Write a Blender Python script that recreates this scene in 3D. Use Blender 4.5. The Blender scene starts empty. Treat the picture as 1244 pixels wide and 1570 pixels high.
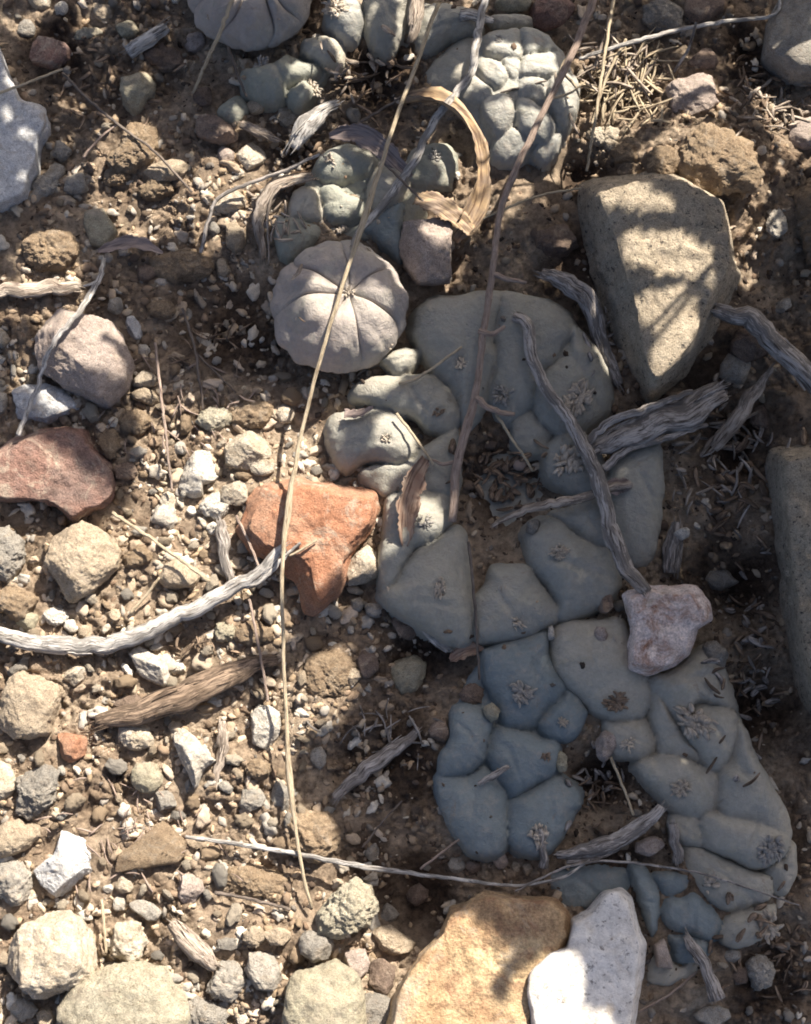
import bpy, bmesh, math, random
import numpy as np
from mathutils import Vector, Matrix

# ------------------------------------------------------------------ camera, sky, sun, exposure
SC = bpy.context.scene
COL = SC.collection
U = 0.000215                       # metres per photo pixel on the ground
TILT = math.radians(9.0)
DIST = 0.56
TV = 785 * U / DIST                # tan of half the vertical field of view

cam_d = bpy.data.cameras.new('camera')
cam = bpy.data.objects.new('camera', cam_d)
COL.objects.link(cam)
cam.location = (0, -DIST * math.sin(TILT), DIST * math.cos(TILT))
cam.rotation_euler = (TILT, 0, 0)
cam_d.sensor_fit = 'VERTICAL'
cam_d.sensor_height = 24
cam_d.lens = 12.0 / TV
cam_d.clip_start = 0.01
cam_d.clip_end = 200
SC.camera = cam

SUN_EL = math.radians(40)
SUN_H = Vector((0.50, 0.866, 0)).normalized()       # horizontal direction towards the sun
SUN = Vector((SUN_H.x * math.cos(SUN_EL), SUN_H.y * math.cos(SUN_EL), math.sin(SUN_EL)))

w = bpy.data.worlds.new('World')
SC.world = w
w.use_nodes = True
nt = w.node_tree
sky = nt.nodes.new('ShaderNodeTexSky')
sky.sky_type = 'NISHITA'
sky.sun_disc = False
sky.sun_elevation = SUN_EL
sky.sun_rotation = math.atan2(SUN_H.x, SUN_H.y)
sky.air_density = 0.55
sky.dust_density = 3.0
bg = nt.nodes['Background']
bg.inputs['Strength'].default_value = 0.076
nt.links.new(sky.outputs[0], bg.inputs[0])

sd = bpy.data.lights.new('sun', 'SUN')
sd.energy = 5.0
sd.angle = math.radians(0.55)
sd.color = (1.0, 0.93, 0.83)
so = bpy.data.objects.new('sun', sd)
COL.objects.link(so)
so.rotation_euler = (-SUN).to_track_quat('-Z', 'Y').to_euler()
so.location = SUN * 3

SC.view_settings.view_transform = 'Standard'
SC.view_settings.look = 'None'
SC.view_settings.exposure = 1.25
SC.view_settings.gamma = 1.0
SC.render.engine = 'CYCLES'
SC.cycles.filter_width = 1.8

# ------------------------------------------------------------------ helpers
random.seed(7)
RNG = np.random.default_rng(7)
CAMP = np.array(cam.location)
CUP = np.array((0, math.cos(TILT), math.sin(TILT)))
CFW = np.array((0, math.sin(TILT), -math.cos(TILT)))


def P(x, y, z=0.0):
    """photo pixel + height (in pixels) -> metres"""
    d = CFW + np.array((1.0, 0, 0)) * ((x - 622) / 785 * TV) + CUP * (-(y - 785) / 785 * TV)
    t = (z * U - CAMP[2]) / d[2]
    return CAMP + d * t


def proj(p):
    d = np.asarray(p) - CAMP
    f = d @ CFW
    return 622 + d[..., 0] / f / TV * 785, 785 - (d @ CUP) / f / TV * 785


def vnoise(p, seed=0):
    """smooth 3-D value noise in -1..1"""
    p = np.asarray(p, dtype=np.float64)
    i = np.floor(p).astype(np.int64)
    f = p - i
    f = f * f * f * (f * (f * 6 - 15) + 10)
    out = 0
    for dx in (0, 1):
        wx = f[..., 0] if dx else 1 - f[..., 0]
        for dy in (0, 1):
            wy = f[..., 1] if dy else 1 - f[..., 1]
            for dz in (0, 1):
                wz = f[..., 2] if dz else 1 - f[..., 2]
                h = ((i[..., 0] + dx) * 374761393 + (i[..., 1] + dy) * 668265263 + (i[..., 2] + dz) * 1274126177 + seed * 974634777) & 0xffffffff
                h = ((h ^ (h >> 13)) * 1103515245) & 0xffffffff
                h = ((h ^ (h >> 16)) * 2246822519) & 0xffffffff
                h = h ^ (h >> 15)
                out = out + wx * wy * wz * ((h & 0xffff) / 32767.5 - 1)
    return out


def fbm(p, octv=4, seed=0, gain=0.5):
    a, s, o = 1.0, 0, 0
    p = np.asarray(p, dtype=np.float64)
    for k in range(octv):
        o = o + a * vnoise(p * (2.03 ** k) + 17.3 * k, seed + k)
        s += a
        a *= gain
    return o / s


def mesh_from(name, v, f, smooth=True):
    me = bpy.data.meshes.new(name)
    v = np.asarray(v, dtype=np.float32)
    if isinstance(f, np.ndarray):
        n = f.shape[1]
        me.vertices.add(len(v))
        me.vertices.foreach_set('co', v.ravel())
        me.loops.add(f.size)
        me.loops.foreach_set('vertex_index', f.astype(np.int32).ravel())
        me.polygons.add(len(f))
        me.polygons.foreach_set('loop_start', np.arange(0, f.size, n, dtype=np.int32))
        me.polygons.foreach_set('loop_total', np.full(len(f), n, dtype=np.int32))
        me.update(calc_edges=True)
    else:
        me.from_pydata([tuple(map(float, a)) for a in v], [], f)
        me.update()
    if smooth:
        me.polygons.foreach_set('use_smooth', np.ones(len(me.polygons), dtype=bool))
    return me


def link(name, me, mat, parent=None, loc=None):
    o = bpy.data.objects.new(name, me)
    COL.objects.link(o)
    if me is not None and mat is not None and not me.materials:
        me.materials.append(mat)
    if parent is not None:
        o.parent = parent
    if loc is not None:
        o.location = loc
    return o


def tag(o, label, cat, group=None, kind=None):
    o['label'] = label
    if cat:
        o['category'] = cat
    if group:
        o['group'] = group
    if kind:
        o['kind'] = kind
    return o


def empty(name, loc, label, cat, group=None):
    o = bpy.data.objects.new(name, None)
    o.empty_display_size = 0.005
    COL.objects.link(o)
    o.location = loc
    return tag(o, label, cat, group)


def vattr(me, name, arr):
    a = me.attributes.new(name, 'FLOAT_VECTOR', 'POINT')
    a.data.foreach_set('vector', np.asarray(arr, dtype=np.float32).ravel())


ICO = {}


def ico(l):
    if l not in ICO:
        bm = bmesh.new()
        bmesh.ops.create_icosphere(bm, subdivisions=l, radius=1)
        v = np.array([x.co[:] for x in bm.verts])
        f = np.array([[q.index for q in x.verts] for x in bm.faces])
        bm.free()
        ICO[l] = (v, f)
    return ICO[l]


# ------------------------------------------------------------------ materials
def newmat(name):
    m = bpy.data.materials.new(name)
    m.use_nodes = True
    n = m.node_tree
    b = n.nodes['Principled BSDF']
    return m, n, b


def N(n, t, **k):
    x = n.nodes.new(t)
    for a, v in k.items():
        if a in x.inputs:
            x.inputs[a].default_value = v
        else:
            setattr(x, a, v)
    return x


def ramp(n, src, stops):
    r = n.nodes.new('ShaderNodeValToRGB')
    e = r.color_ramp.elements
    while len(e) < len(stops):
        e.new(0.5)
    for i, (p, c) in enumerate(stops):
        e[i].position = p
        e[i].color = (*c, 1) if len(c) == 3 else c
    n.links.new(src, r.inputs[0])
    return r


def mix(n, a, b, f, mode='MIX'):
    m = n.nodes.new('ShaderNodeMix')
    m.data_type = 'RGBA'
    m.blend_type = mode
    for s, v in ((m.inputs[0], f), (m.inputs[6], a), (m.inputs[7], b)):
        if isinstance(v, (tuple, list)):
            s.default_value = (*v, 1) if len(v) == 3 else v
        elif isinstance(v, (int, float)):
            s.default_value = v
        else:
            n.links.new(v, s)
    return m.outputs[2]


def coords(n, rnd=True):
    tc = N(n, 'ShaderNodeTexCoord')
    if not rnd:
        return tc.outputs['Object']
    oi = N(n, 'ShaderNodeObjectInfo')
    mu = N(n, 'ShaderNodeMath', operation='MULTIPLY')
    mu.inputs[1].default_value = 37.0
    n.links.new(oi.outputs['Random'], mu.inputs[0])
    ad = N(n, 'ShaderNodeVectorMath', operation='ADD')
    n.links.new(tc.outputs['Object'], ad.inputs[0])
    n.links.new(mu.outputs[0], ad.inputs[1])
    return ad.outputs[0]


def noise(n, vec, scale, detail=5, rough=0.6, dist=0.0):
    x = N(n, 'ShaderNodeTexNoise', Scale=scale, Detail=detail, Roughness=rough, Distortion=dist)
    n.links.new(vec, x.inputs['Vector'])
    return x.outputs['Fac']


def bump(n, b, height, dist, strength=1.0, prev=None):
    x = N(n, 'ShaderNodeBump', Strength=strength, Distance=dist)
    n.links.new(height, x.inputs['Height'])
    if prev is not None:
        n.links.new(prev, x.inputs['Normal'])
    n.links.new(x.outputs[0], b.inputs['Normal'])
    return x.outputs[0]


def rock_mat(name, c1, c2, speck=None, sp_amt=0.5, scale=150, dirt=None, relief=0.0006, dirt_amt=0.45, rough=0.92, vary=0.0, grain_amt=0.8):
    m, n, b = newmat(name)
    co = coords(n)
    big = noise(n, co, scale, 4, 0.6, 0.4)
    fine = noise(n, co, scale * 7, 6, 0.7)
    grain = noise(n, co, scale * 22, 3, 0.7)
    c = mix(n, c1, c2, ramp(n, big, [(0.40, (0, 0, 0)), (0.60, (1, 1, 1))]).outputs[0])
    if dirt:
        d2 = noise(n, co, scale * 2.2, 6, 0.7, 0.8)
        mk = ramp(n, d2, [(1.0 - dirt_amt - 0.05, (0, 0, 0)), (min(0.99, 1.0 - dirt_amt + 0.14), (1, 1, 1))])
        c = mix(n, c, dirt, mk.outputs[0])
    if speck:
        mk = ramp(n, fine, [(0.35, (sp_amt,) * 3), (0.44, (0, 0, 0))])
        c = mix(n, c, speck, mk.outputs[0])
    g = ramp(n, grain, [(0.34, (0.6, 0.6, 0.6)), (0.64, (1.25, 1.25, 1.25))])
    c = mix(n, c, g.outputs[0], grain_amt, 'MULTIPLY')
    g2 = ramp(n, noise(n, co, scale * 3, 5, 0.65), [(0.36, (0.78, 0.76, 0.74)), (0.6, (1.12, 1.12, 1.12))])
    c = mix(n, c, g2.outputs[0], 0.8, 'MULTIPLY')
    # pale dust and soil stains that broke the single tint
    st_ = noise(n, co, scale * 0.9, 7, 0.75, 1.5)
    c = mix(n, c, (0.50, 0.41, 0.31), ramp(n, st_, [(0.54, (0, 0, 0)), (0.66, (0.7,) * 3)]).outputs[0])
    st2 = noise(n, co, scale * 1.6, 7, 0.75, 2.0)
    c = mix(n, c, (0.16, 0.115, 0.085), ramp(n, st2, [(0.62, (0, 0, 0)), (0.72, (0.75,) * 3)]).outputs[0])
    if vary:
        oi = N(n, 'ShaderNodeObjectInfo')
        hs = N(n, 'ShaderNodeHueSaturation')
        v = N(n, 'ShaderNodeMapRange')
        v.inputs[3].default_value = 1 - vary
        v.inputs[4].default_value = 1 + vary
        n.links.new(oi.outputs['Random'], v.inputs[0])
        n.links.new(v.outputs[0], hs.inputs['Value'])
        n.links.new(c, hs.inputs['Color'])
        c = hs.outputs[0]
    n.links.new(c, b.inputs['Base Color'])
    b.inputs['Roughness'].default_value = rough
    b.inputs['Specular IOR Level'].default_value = 0.25
    pv = bump(n, b, fine, relief * 2.2, 0.9)
    bump(n, b, grain, relief * 0.8, 0.9, pv)
    return m


M = {}
TAN = (0.42, 0.32, 0.21)
M['cream'] = rock_mat('cream limestone', (0.66, 0.58, 0.46), (0.56, 0.47, 0.35), (0.22, 0.16, 0.10), 0.5, 120, TAN, dirt_amt=0.42, vary=0.15)
M['white'] = rock_mat('white limestone', (0.70, 0.65, 0.56), (0.60, 0.54, 0.45), (0.2, 0.17, 0.13), 0.45, 110, (0.42, 0.34, 0.24), dirt_amt=0.36, vary=0.1)
M['tan'] = rock_mat('tan stone', (0.52, 0.42, 0.30), (0.44, 0.35, 0.25), (0.14, 0.1, 0.07), 0.5, 120, (0.5, 0.41, 0.29), dirt_amt=0.4, vary=0.2)
M['grey'] = rock_mat('grey stone', (0.43, 0.39, 0.33), (0.34, 0.31, 0.265), (0.12, 0.1, 0.08), 0.5, 130, (0.42, 0.34, 0.25), dirt_amt=0.4, vary=0.2)
M['brown'] = rock_mat('brown stone', (0.30, 0.22, 0.165), (0.24, 0.175, 0.135), (0.06, 0.045, 0.035), 0.5, 130, (0.33, 0.24, 0.16), dirt_amt=0.38, vary=0.2)
M['clod'] = rock_mat('sandy soil clod', (0.52, 0.385, 0.25), (0.43, 0.31, 0.20), (0.17, 0.115, 0.075), 0.6, 160, (0.58, 0.46, 0.33), relief=0.0013, dirt_amt=0.42, vary=0.15)
M['olive'] = rock_mat('olive stone', (0.42, 0.375, 0.265), (0.36, 0.32, 0.235), (0.12, 0.1, 0.07), 0.5, 140, (0.4, 0.34, 0.23), relief=0.0004, dirt_amt=0.4)
M['orange'] = rock_mat('orange sandstone', (0.44, 0.21, 0.12), (0.41, 0.235, 0.15), (0.2, 0.09, 0.06), 0.4, 90, (0.5, 0.34, 0.22), relief=0.0005, dirt_amt=0.32)
M['redbrown'] = rock_mat('red-brown sandstone', (0.29, 0.17, 0.13), (0.24, 0.165, 0.135), (0.1, 0.06, 0.05), 0.5, 80, (0.40, 0.31, 0.25), relief=0.0006, dirt_amt=0.34)
M['pink'] = rock_mat('pinkish limestone', (0.56, 0.46, 0.39), (0.48, 0.39, 0.33), (0.2, 0.13, 0.11), 0.5, 130, (0.36, 0.27, 0.21), dirt_amt=0.36)
M['slab'] = rock_mat('bluish white slab', (0.76, 0.74, 0.71), (0.66, 0.65, 0.63), (0.28, 0.28, 0.3), 0.7, 150, (0.46, 0.44, 0.42), relief=0.0005, dirt_amt=0.3)
M['chalk'] = rock_mat('chalk white stone', (0.76, 0.72, 0.66), (0.70, 0.66, 0.60), (0.12, 0.1, 0.09), 0.75, 70, (0.55, 0.45, 0.40), relief=0.0002, dirt_amt=0.22, grain_amt=0.25)
M['ochre'] = rock_mat('ochre sandstone', (0.52, 0.385, 0.225), (0.44, 0.29, 0.16), (0.2, 0.11, 0.06), 0.4, 45, (0.30, 0.17, 0.10), relief=0.0005, dirt_amt=0.46)
M['lichen'] = rock_mat('lichen speckled rock', (0.54, 0.45, 0.33), (0.47, 0.39, 0.285), (0.07, 0.065, 0.06), 0.95, 90, (0.66, 0.53, 0.38), relief=0.0008, dirt_amt=0.42)
M['rough'] = rock_mat('rough yellowish limestone', (0.72, 0.65, 0.49), (0.62, 0.55, 0.40), (0.25, 0.19, 0.12), 0.6, 110, (0.55, 0.49, 0.38), relief=0.0015, dirt_amt=0.4)

# pink-white stone with rust patches
M['patch'] = rock_mat('pinkish white stone with rust patches', (0.74, 0.62, 0.55), (0.68, 0.57, 0.51), (0.35, 0.2, 0.15), 0.4, 60, (0.36, 0.19, 0.12), relief=0.0003, dirt_amt=0.47)


def soil_mat():
    m, n, b = newmat('dry soil')
    co = coords(n, False)
    a = noise(n, co, 38, 6, 0.65, 0.5)
    f = noise(n, co, 420, 8, 0.72)
    g = noise(n, co, 1800, 4, 0.7)
    hu = N(n, 'ShaderNodeAttribute', attribute_name='humus_shade')
    c = ramp(n, a, [(0.36, (0.29, 0.21, 0.145)), (0.5, (0.48, 0.365, 0.26)), (0.64, (0.62, 0.49, 0.355))]).outputs[0]
    d = ramp(n, f, [(0.34, (0.4, 0.38, 0.36)), (0.5, (0.95, 0.95, 0.95)), (0.64, (1.3, 1.28, 1.25))]).outputs[0]
    c = mix(n, c, d, 0.85, 'MULTIPLY')
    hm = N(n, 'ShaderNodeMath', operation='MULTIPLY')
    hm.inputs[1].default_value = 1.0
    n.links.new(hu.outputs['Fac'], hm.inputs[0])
    hc = mix(n, (0.055, 0.038, 0.028), (0.13, 0.085, 0.058), ramp(n, f, [(0.4, (0, 0, 0)), (0.62, (1, 1, 1))]).outputs[0])  # dark tone used for humus and for painted shade
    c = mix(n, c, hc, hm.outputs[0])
    n.links.new(c, b.inputs['Base Color'])
    b.inputs['Roughness'].default_value = 0.97
    b.inputs['Specular IOR Level'].default_value = 0.1
    pv = bump(n, b, f, 0.004, 1.0)
    bump(n, b, g, 0.001, 0.9, pv)
    return m


def attr_mat(name, base, vmul=1.0):
    """colour comes from a per-piece attribute"""
    m, n, b = newmat(name)
    at = N(n, 'ShaderNodeAttribute', attribute_name='tint')
    co = coords(n, False)
    g = noise(n, co, 2600, 4, 0.7)
    r = ramp(n, g, [(0.3, (0.7, 0.7, 0.7)), (0.7, (1.2, 1.2, 1.2))]).outputs[0]
    c = mix(n, at.outputs['Color'], r, 0.8, 'MULTIPLY')
    n.links.new(c, b.inputs['Base Color'])
    b.inputs['Roughness'].default_value = 0.93
    b.inputs['Specular IOR Level'].default_value = 0.2
    bump(n, b, g, 0.0004, 0.8)
    return m


def wood_mat(name, pale, mid, dark, crack=0.5, freq=1500, patch=0.85):
    """weathered fibre: noise stretched along the piece through the 'fib' attribute"""
    m, n, b = newmat(name)
    at = N(n, 'ShaderNodeAttribute', attribute_name='fib')
    mp = N(n, 'ShaderNodeMapping')
    mp.inputs['Scale'].default_value = (1, 1, 0.08)
    n.links.new(at.outputs['Vector'], mp.inputs['Vector'])
    mp2 = N(n, 'ShaderNodeMapping')
    mp2.inputs['Scale'].default_value = (1, 1, 0.35)
    n.links.new(at.outputs['Vector'], mp2.inputs['Vector'])
    f = noise(n, mp.outputs[0], freq, 5, 0.65, 0.3)
    p = noise(n, mp2.outputs[0], freq * 0.22, 4, 0.6, 0.5)
    c = ramp(n, f, [(0.37, dark), (0.37 + 0.16 * crack, mid), (0.60, pale)]).outputs[0]
    q = ramp(n, p, [(0.36, (0.5, 0.48, 0.46)), (0.55, (1.05, 1.05, 1.05))]).outputs[0]
    c = mix(n, c, q, 0.9 if patch > 0.5 else 0.3, 'MULTIPLY')
    bk = noise(n, mp2.outputs[0], freq * 0.13, 6, 0.72, 1.2)
    c = mix(n, c, tuple(0.45 * a_ for a_ in mid), ramp(n, bk, [(0.50, (0, 0, 0)), (0.56, (patch,) * 3)]).outputs[0])
    n.links.new(c, b.inputs['Base Color'])
    b.inputs['Roughness'].default_value = 0.85
    b.inputs['Specular IOR Level'].default_value = 0.25
    bump(n, b, f, 0.0011, 1.0)
    return m


M['drift'] = wood_mat('bleached driftwood', (0.68, 0.64, 0.58), (0.54, 0.50, 0.45), (0.14, 0.115, 0.095), 0.45)
M['greywood'] = wood_mat('grey weathered wood', (0.58, 0.52, 0.46), (0.42, 0.37, 0.325), (0.10, 0.08, 0.065), 0.6)
M['bark'] = wood_mat('brown crumbling bark', (0.40, 0.29, 0.20), (0.28, 0.20, 0.14), (0.08, 0.055, 0.04), 0.7)
M['palewood'] = wood_mat('pale split wood', (0.60, 0.51, 0.41), (0.46, 0.37, 0.29), (0.14, 0.10, 0.08), 0.5)
M['straw'] = wood_mat('straw', (0.64, 0.53, 0.37), (0.56, 0.45, 0.30), (0.34, 0.25, 0.16), 0.4, 2500, 0.12)
M['stem'] = wood_mat('pinkish brown dry stem', (0.50, 0.385, 0.31), (0.42, 0.315, 0.25), (0.22, 0.15, 0.115), 0.5, 2500, 0.3)
M['darkstem'] = wood_mat('dark thin stem', (0.27, 0.22, 0.18), (0.20, 0.16, 0.13), (0.09, 0.07, 0.06), 0.5, 2500, 0.12)
M['wool'] = wood_mat('areole wool', (0.80, 0.70, 0.57), (0.70, 0.59, 0.46), (0.45, 0.35, 0.26), 0.4, 3000, 0.12)


def leaf_mat(name, a, bcol, dark):
    m, n, b = newmat(name)
    at = N(n, 'ShaderNodeAttribute', attribute_name='fib')
    mp = N(n, 'ShaderNodeMapping')
    mp.inputs['Scale'].default_value = (1, 1, 0.07)
    n.links.new(at.outputs['Vector'], mp.inputs['Vector'])
    f = noise(n, mp.outputs[0], 1400, 5, 0.6, 0.2)
    p = noise(n, at.outputs['Vector'], 180, 5, 0.65, 0.4)
    c = mix(n, a, bcol, ramp(n, p, [(0.38, (0, 0, 0)), (0.62, (1, 1, 1))]).outputs[0])
    c = mix(n, c, dark, ramp(n, f, [(0.38, (0.9,) * 3), (0.52, (0, 0, 0))]).outputs[0])
    n.links.new(c, b.inputs['Base Color'])
    b.inputs['Roughness'].default_value = 0.6
    b.inputs['Specular IOR Level'].default_value = 0.3
    bump(n, b, f, 0.0003, 0.8)
    return m


M['gold'] = leaf_mat('golden dry leaf', (0.46, 0.32, 0.18), (0.27, 0.20, 0.145), (0.13, 0.08, 0.05))
M['greyleaf'] = leaf_mat('greyish pink dry leaf', (0.33, 0.25, 0.21), (0.26, 0.21, 0.19), (0.12, 0.09, 0.08))
M['rust'] = leaf_mat('rusty dry leaf', (0.30, 0.19, 0.135), (0.38, 0.29, 0.22), (0.09, 0.05, 0.035))


def skin_mat(name, a, b2, mott, dust=0.3):
    m, n, b = newmat(name)
    tc = N(n, 'ShaderNodeTexCoord')
    co = tc.outputs['Object']
    p = noise(n, co, 55, 5, 0.6, 0.4)
    f = noise(n, co, 600, 6, 0.7)
    s = noise(n, co, 900, 2, 0.5)
    c = mix(n, a, b2, ramp(n, p, [(0.36, (0, 0, 0)), (0.64, (1, 1, 1))]).outputs[0])
    q = noise(n, co, 130, 6, 0.7, 0.6)
    c = mix(n, c, mott, ramp(n, q, [(0.52, (0, 0, 0)), (0.74, (0.85,) * 3)]).outputs[0])
    # pale dust lying in patches
    d = noise(n, co, 240, 7, 0.75, 0.3)
    c = mix(n, c, (0.40, 0.35, 0.29), ramp(n, d, [(0.50, (0, 0, 0)), (0.74, (dust * 2.4,) * 3)]).outputs[0])
    # brown corky scars
    sc = noise(n, co, 75, 8, 0.78, 1.6)
    c = mix(n, c, (0.27, 0.20, 0.145), ramp(n, sc, [(0.60, (0, 0, 0)), (0.70, (0.75,) * 3)]).outputs[0])
    # tiny dark blemishes
    c = mix(n, c, (0.08, 0.075, 0.065), ramp(n, s, [(0.20, (0.7,) * 3), (0.25, (0, 0, 0))]).outputs[0])
    g = ramp(n, f, [(0.3, (0.86,) * 3), (0.7, (1.1,) * 3)]).outputs[0]
    c = mix(n, c, g, 0.9, 'MULTIPLY')
    n.links.new(c, b.inputs['Base Color'])
    b.inputs['Roughness'].default_value = 0.62
    b.inputs['Specular IOR Level'].default_value = 0.3
    b.inputs['Subsurface Weight'].default_value = 0.12
    b.inputs['Subsurface Radius'].default_value = (0.0012, 0.001, 0.0006)
    b.inputs['Subsurface Scale'].default_value = 1.0
    wr = noise(n, co, 330, 5, 0.7, 2.5)
    pv = bump(n, b, q, 0.0012, 0.7)
    pv = bump(n, b, wr, 0.0007, 0.7, pv)
    bump(n, b, f, 0.0003, 0.7, pv)
    return m


M['skin_pink'] = skin_mat('pinkish grey cactus skin', (0.42, 0.36, 0.315), (0.385, 0.345, 0.30), (0.37, 0.355, 0.29), 0.4)
M['skin_grey'] = skin_mat('grey green cactus skin', (0.375, 0.35, 0.285), (0.335, 0.325, 0.28), (0.36, 0.335, 0.255), 0.3)
M['skin_blue'] = skin_mat('blue grey cactus skin', (0.24, 0.272, 0.27), (0.215, 0.25, 0.252), (0.27, 0.28, 0.255), 0.25)
M['skin_dull'] = skin_mat('dull grey cactus skin', (0.47, 0.425, 0.34), (0.42, 0.39, 0.32), (0.44, 0.395, 0.29), 0.3)
M['skin_green'] = skin_mat('green grey cactus skin', (0.34, 0.335, 0.265), (0.30, 0.305, 0.26), (0.37, 0.345, 0.26), 0.35)
M['skin_pale'] = skin_mat('pale grey cactus skin', (0.42, 0.40, 0.345), (0.38, 0.375, 0.33), (0.41, 0.385, 0.30), 0.45)
M['wool_brown'] = wood_mat('worn brown areole wool', (0.46, 0.34, 0.24), (0.36, 0.26, 0.18), (0.2, 0.14, 0.1), 0.4, 3000, 0.12)
M['wool_grey'] = wood_mat('grey areole wool', (0.60, 0.56, 0.50), (0.48, 0.44, 0.39), (0.3, 0.26, 0.22), 0.4, 3000, 0.12)
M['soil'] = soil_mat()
M['grain'] = attr_mat('soil grains', (1, 1, 1))

# ------------------------------------------------------------------ ground
MACRO = [  # px, py, radius px, height px
    (780, 720, 260, 18), (900, 1180, 280, 14), (1060, 1380, 150, 8), (800, 140, 130, 14), (560, 310, 140, 8),
    (330, 490, 90, -44), (1135, 900, 55, -85), (1165, 1090, 50, -75), (1130, 660, 80, -45), (920, 1200, 45, -40), (1230, 1420, 90, -6),
    (610, 1180, 120, -14), (630, 1380, 60, -50), (110, 70, 120, -14), (990, 300, 120, 10), (1110, 235, 95, 48), (1190, 330, 70, 26), (1000, 250, 60, 22),
    (470, 1040, 70, 10), (460, 1280, 60, 10), (200, 1230, 60, -10), (60, 760, 60, -12), (780, 740, 70, -42),
    (230, 1060, 70, -14), (640, 1020, 60, -36), (1240, 700, 120, 8), (570, 130, 60, -14), (880, 260, 34, -40),
]
MC = [(P(a, b)[0], P(a, b)[1], r * U, h * U) for a, b, r, h in MACRO]


def TZ(x, y):
    x = np.asarray(x, dtype=np.float64)
    y = np.asarray(y, dtype=np.float64)
    z = np.zeros_like(x)
    for a, b, r, h in MC:
        z = z + h * np.exp(-((x - a) ** 2 + (y - b) ** 2) / (r * r))
    p = np.stack([x, y, np.zeros_like(x)], -1)
    far = np.clip(1.3 - np.maximum(np.abs(x) - 0.165, np.abs(y) - 0.205) / 0.03, 0, 1)      # the far sheet is too coarse for small relief
    z = z + U * 16 * fbm(p / (150 * U), 3, 3) * (0.2 + 0.8 * far) + U * 15 * fbm(p / (42 * U) + 5, 3, 9) * far
    return z


def TZ_fine(x, y):
    p = np.stack([x, y, np.zeros_like(x)], -1)
    q = np.abs(fbm(p / (16 * U) + 3, 3, 21))
    pr = np.stack([0.8 * x + 0.6 * y, 0.8 * y - 0.6 * x, 0.5 * x + 0.3 * y], -1)
    r = fbm(pr / (9 * U) + 8, 3, 31, 0.65)
    m = np.clip(fbm(p / (90 * U), 2, 41) * 1.5 + 0.6, 0.15, 1.2)
    m = m * np.clip(1.0 - np.maximum(np.abs(x) - 0.165, np.abs(y) - 0.205) / 0.02, 0, 1)
    return U * m * (15 * q - 5 + 6.5 * r + 6 * fbm(pr / (28 * U) + 2, 4, 55))


def tz(px, py):
    """terrain height in px units under photo pixel"""
    q = P(px, py)
    return float(TZ(np.array(q[0]), np.array(q[1]))) / U


step = 0.0007
dx = np.arange(-0.165, 0.1651, step)
dy = np.arange(-0.205, 0.2101, step)


def extend(d):
    e, s, k = [], step, 0.0
    while k < 4.0:
        s *= 1.25
        k += s
        e.append(k)
    e = np.array(e)
    return np.concatenate([d[0] - e[::-1], d, d[-1] + e])


gx, gy = extend(dx), extend(dy)
X, Y = np.meshgrid(gx, gy)
Z = TZ(X, Y) + TZ_fine(X, Y)
gv = np.stack([X.ravel(), Y.ravel(), Z.ravel()], -1)
nx, ny = len(gx), len(gy)
ii = (np.arange(ny - 1)[:, None] * nx + np.arange(nx - 1)[None, :]).ravel()
gf = np.stack([ii, ii + 1, ii + nx + 1, ii + nx], -1)
gme = mesh_from('ground', gv, gf)
HUM_SHADE = [(1140, 880, 75), (1130, 680, 75), (1165, 1090, 75), (1210, 1330, 60), (1190, 1500, 90), (650, 1010, 70), (920, 1200, 60), (640, 1370, 70), (570, 110, 70), (775, 730, 80), (350, 500, 95), (880, 420, 60), (1080, 560, 60), (900, 270, 40), (460, 260, 60), (1150, 90, 70), (90, 60, 70), (960, 1330, 60), (610, 1170, 85), (560, 1330, 50)]  # humus patches, some only shade painted into the soil of gaps and hollow
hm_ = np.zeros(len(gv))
for a_, b_h, r_ in HUM_SHADE:
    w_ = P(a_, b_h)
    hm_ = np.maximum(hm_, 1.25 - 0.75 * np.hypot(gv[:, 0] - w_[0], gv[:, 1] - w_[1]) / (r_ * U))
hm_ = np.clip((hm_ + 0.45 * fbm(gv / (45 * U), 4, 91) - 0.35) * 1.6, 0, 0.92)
at_ = gme.attributes.new('humus_shade', 'FLOAT', 'POINT')
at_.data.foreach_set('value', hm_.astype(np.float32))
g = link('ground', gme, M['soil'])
tag(g, 'dry brown crumbly soil between the stones and cacti', None, None, 'structure')


# ------------------------------------------------------------------ stones
def inside(poly, x, y):
    x = np.asarray(x)
    y = np.asarray(y)
    r = np.zeros(x.shape, dtype=bool)
    n = len(poly)
    for i in range(n):
        x1, y1 = poly[i]
        x2, y2 = poly[(i + 1) % n]
        c = ((y1 > y) != (y2 > y)) & (x < (x2 - x1) * (y - y1) / (y2 - y1 + 1e-12) + x1)
        r ^= c
    return r


def radial(poly, c, th):
    """distance from c to the outline in direction th (largest hit)"""
    d = np.stack([np.cos(th), np.sin(th)], -1)
    out = np.zeros(len(th))
    n = len(poly)
    for i in range(n):
        a = np.array(poly[i]) - c
        b = np.array(poly[(i + 1) % n]) - c
        e = b - a
        den = d[:, 0] * e[1] - d[:, 1] * e[0]
        den = np.where(np.abs(den) < 1e-15, 1e-15, den)
        t = (a[0] * e[1] - a[1] * e[0]) / den
        s = (a[0] * d[:, 1] - a[1] * d[:, 0]) / den
        ok = (s >= -1e-6) & (s <= 1 + 1e-6) & (t > 0)
        out = np.where(ok, np.maximum(out, t), out)
    bad = out <= 0
    if bad.any():
        out[bad] = np.median(out[~bad])
    return out


STONES = []   # px, py, radius px of everything already standing


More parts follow.
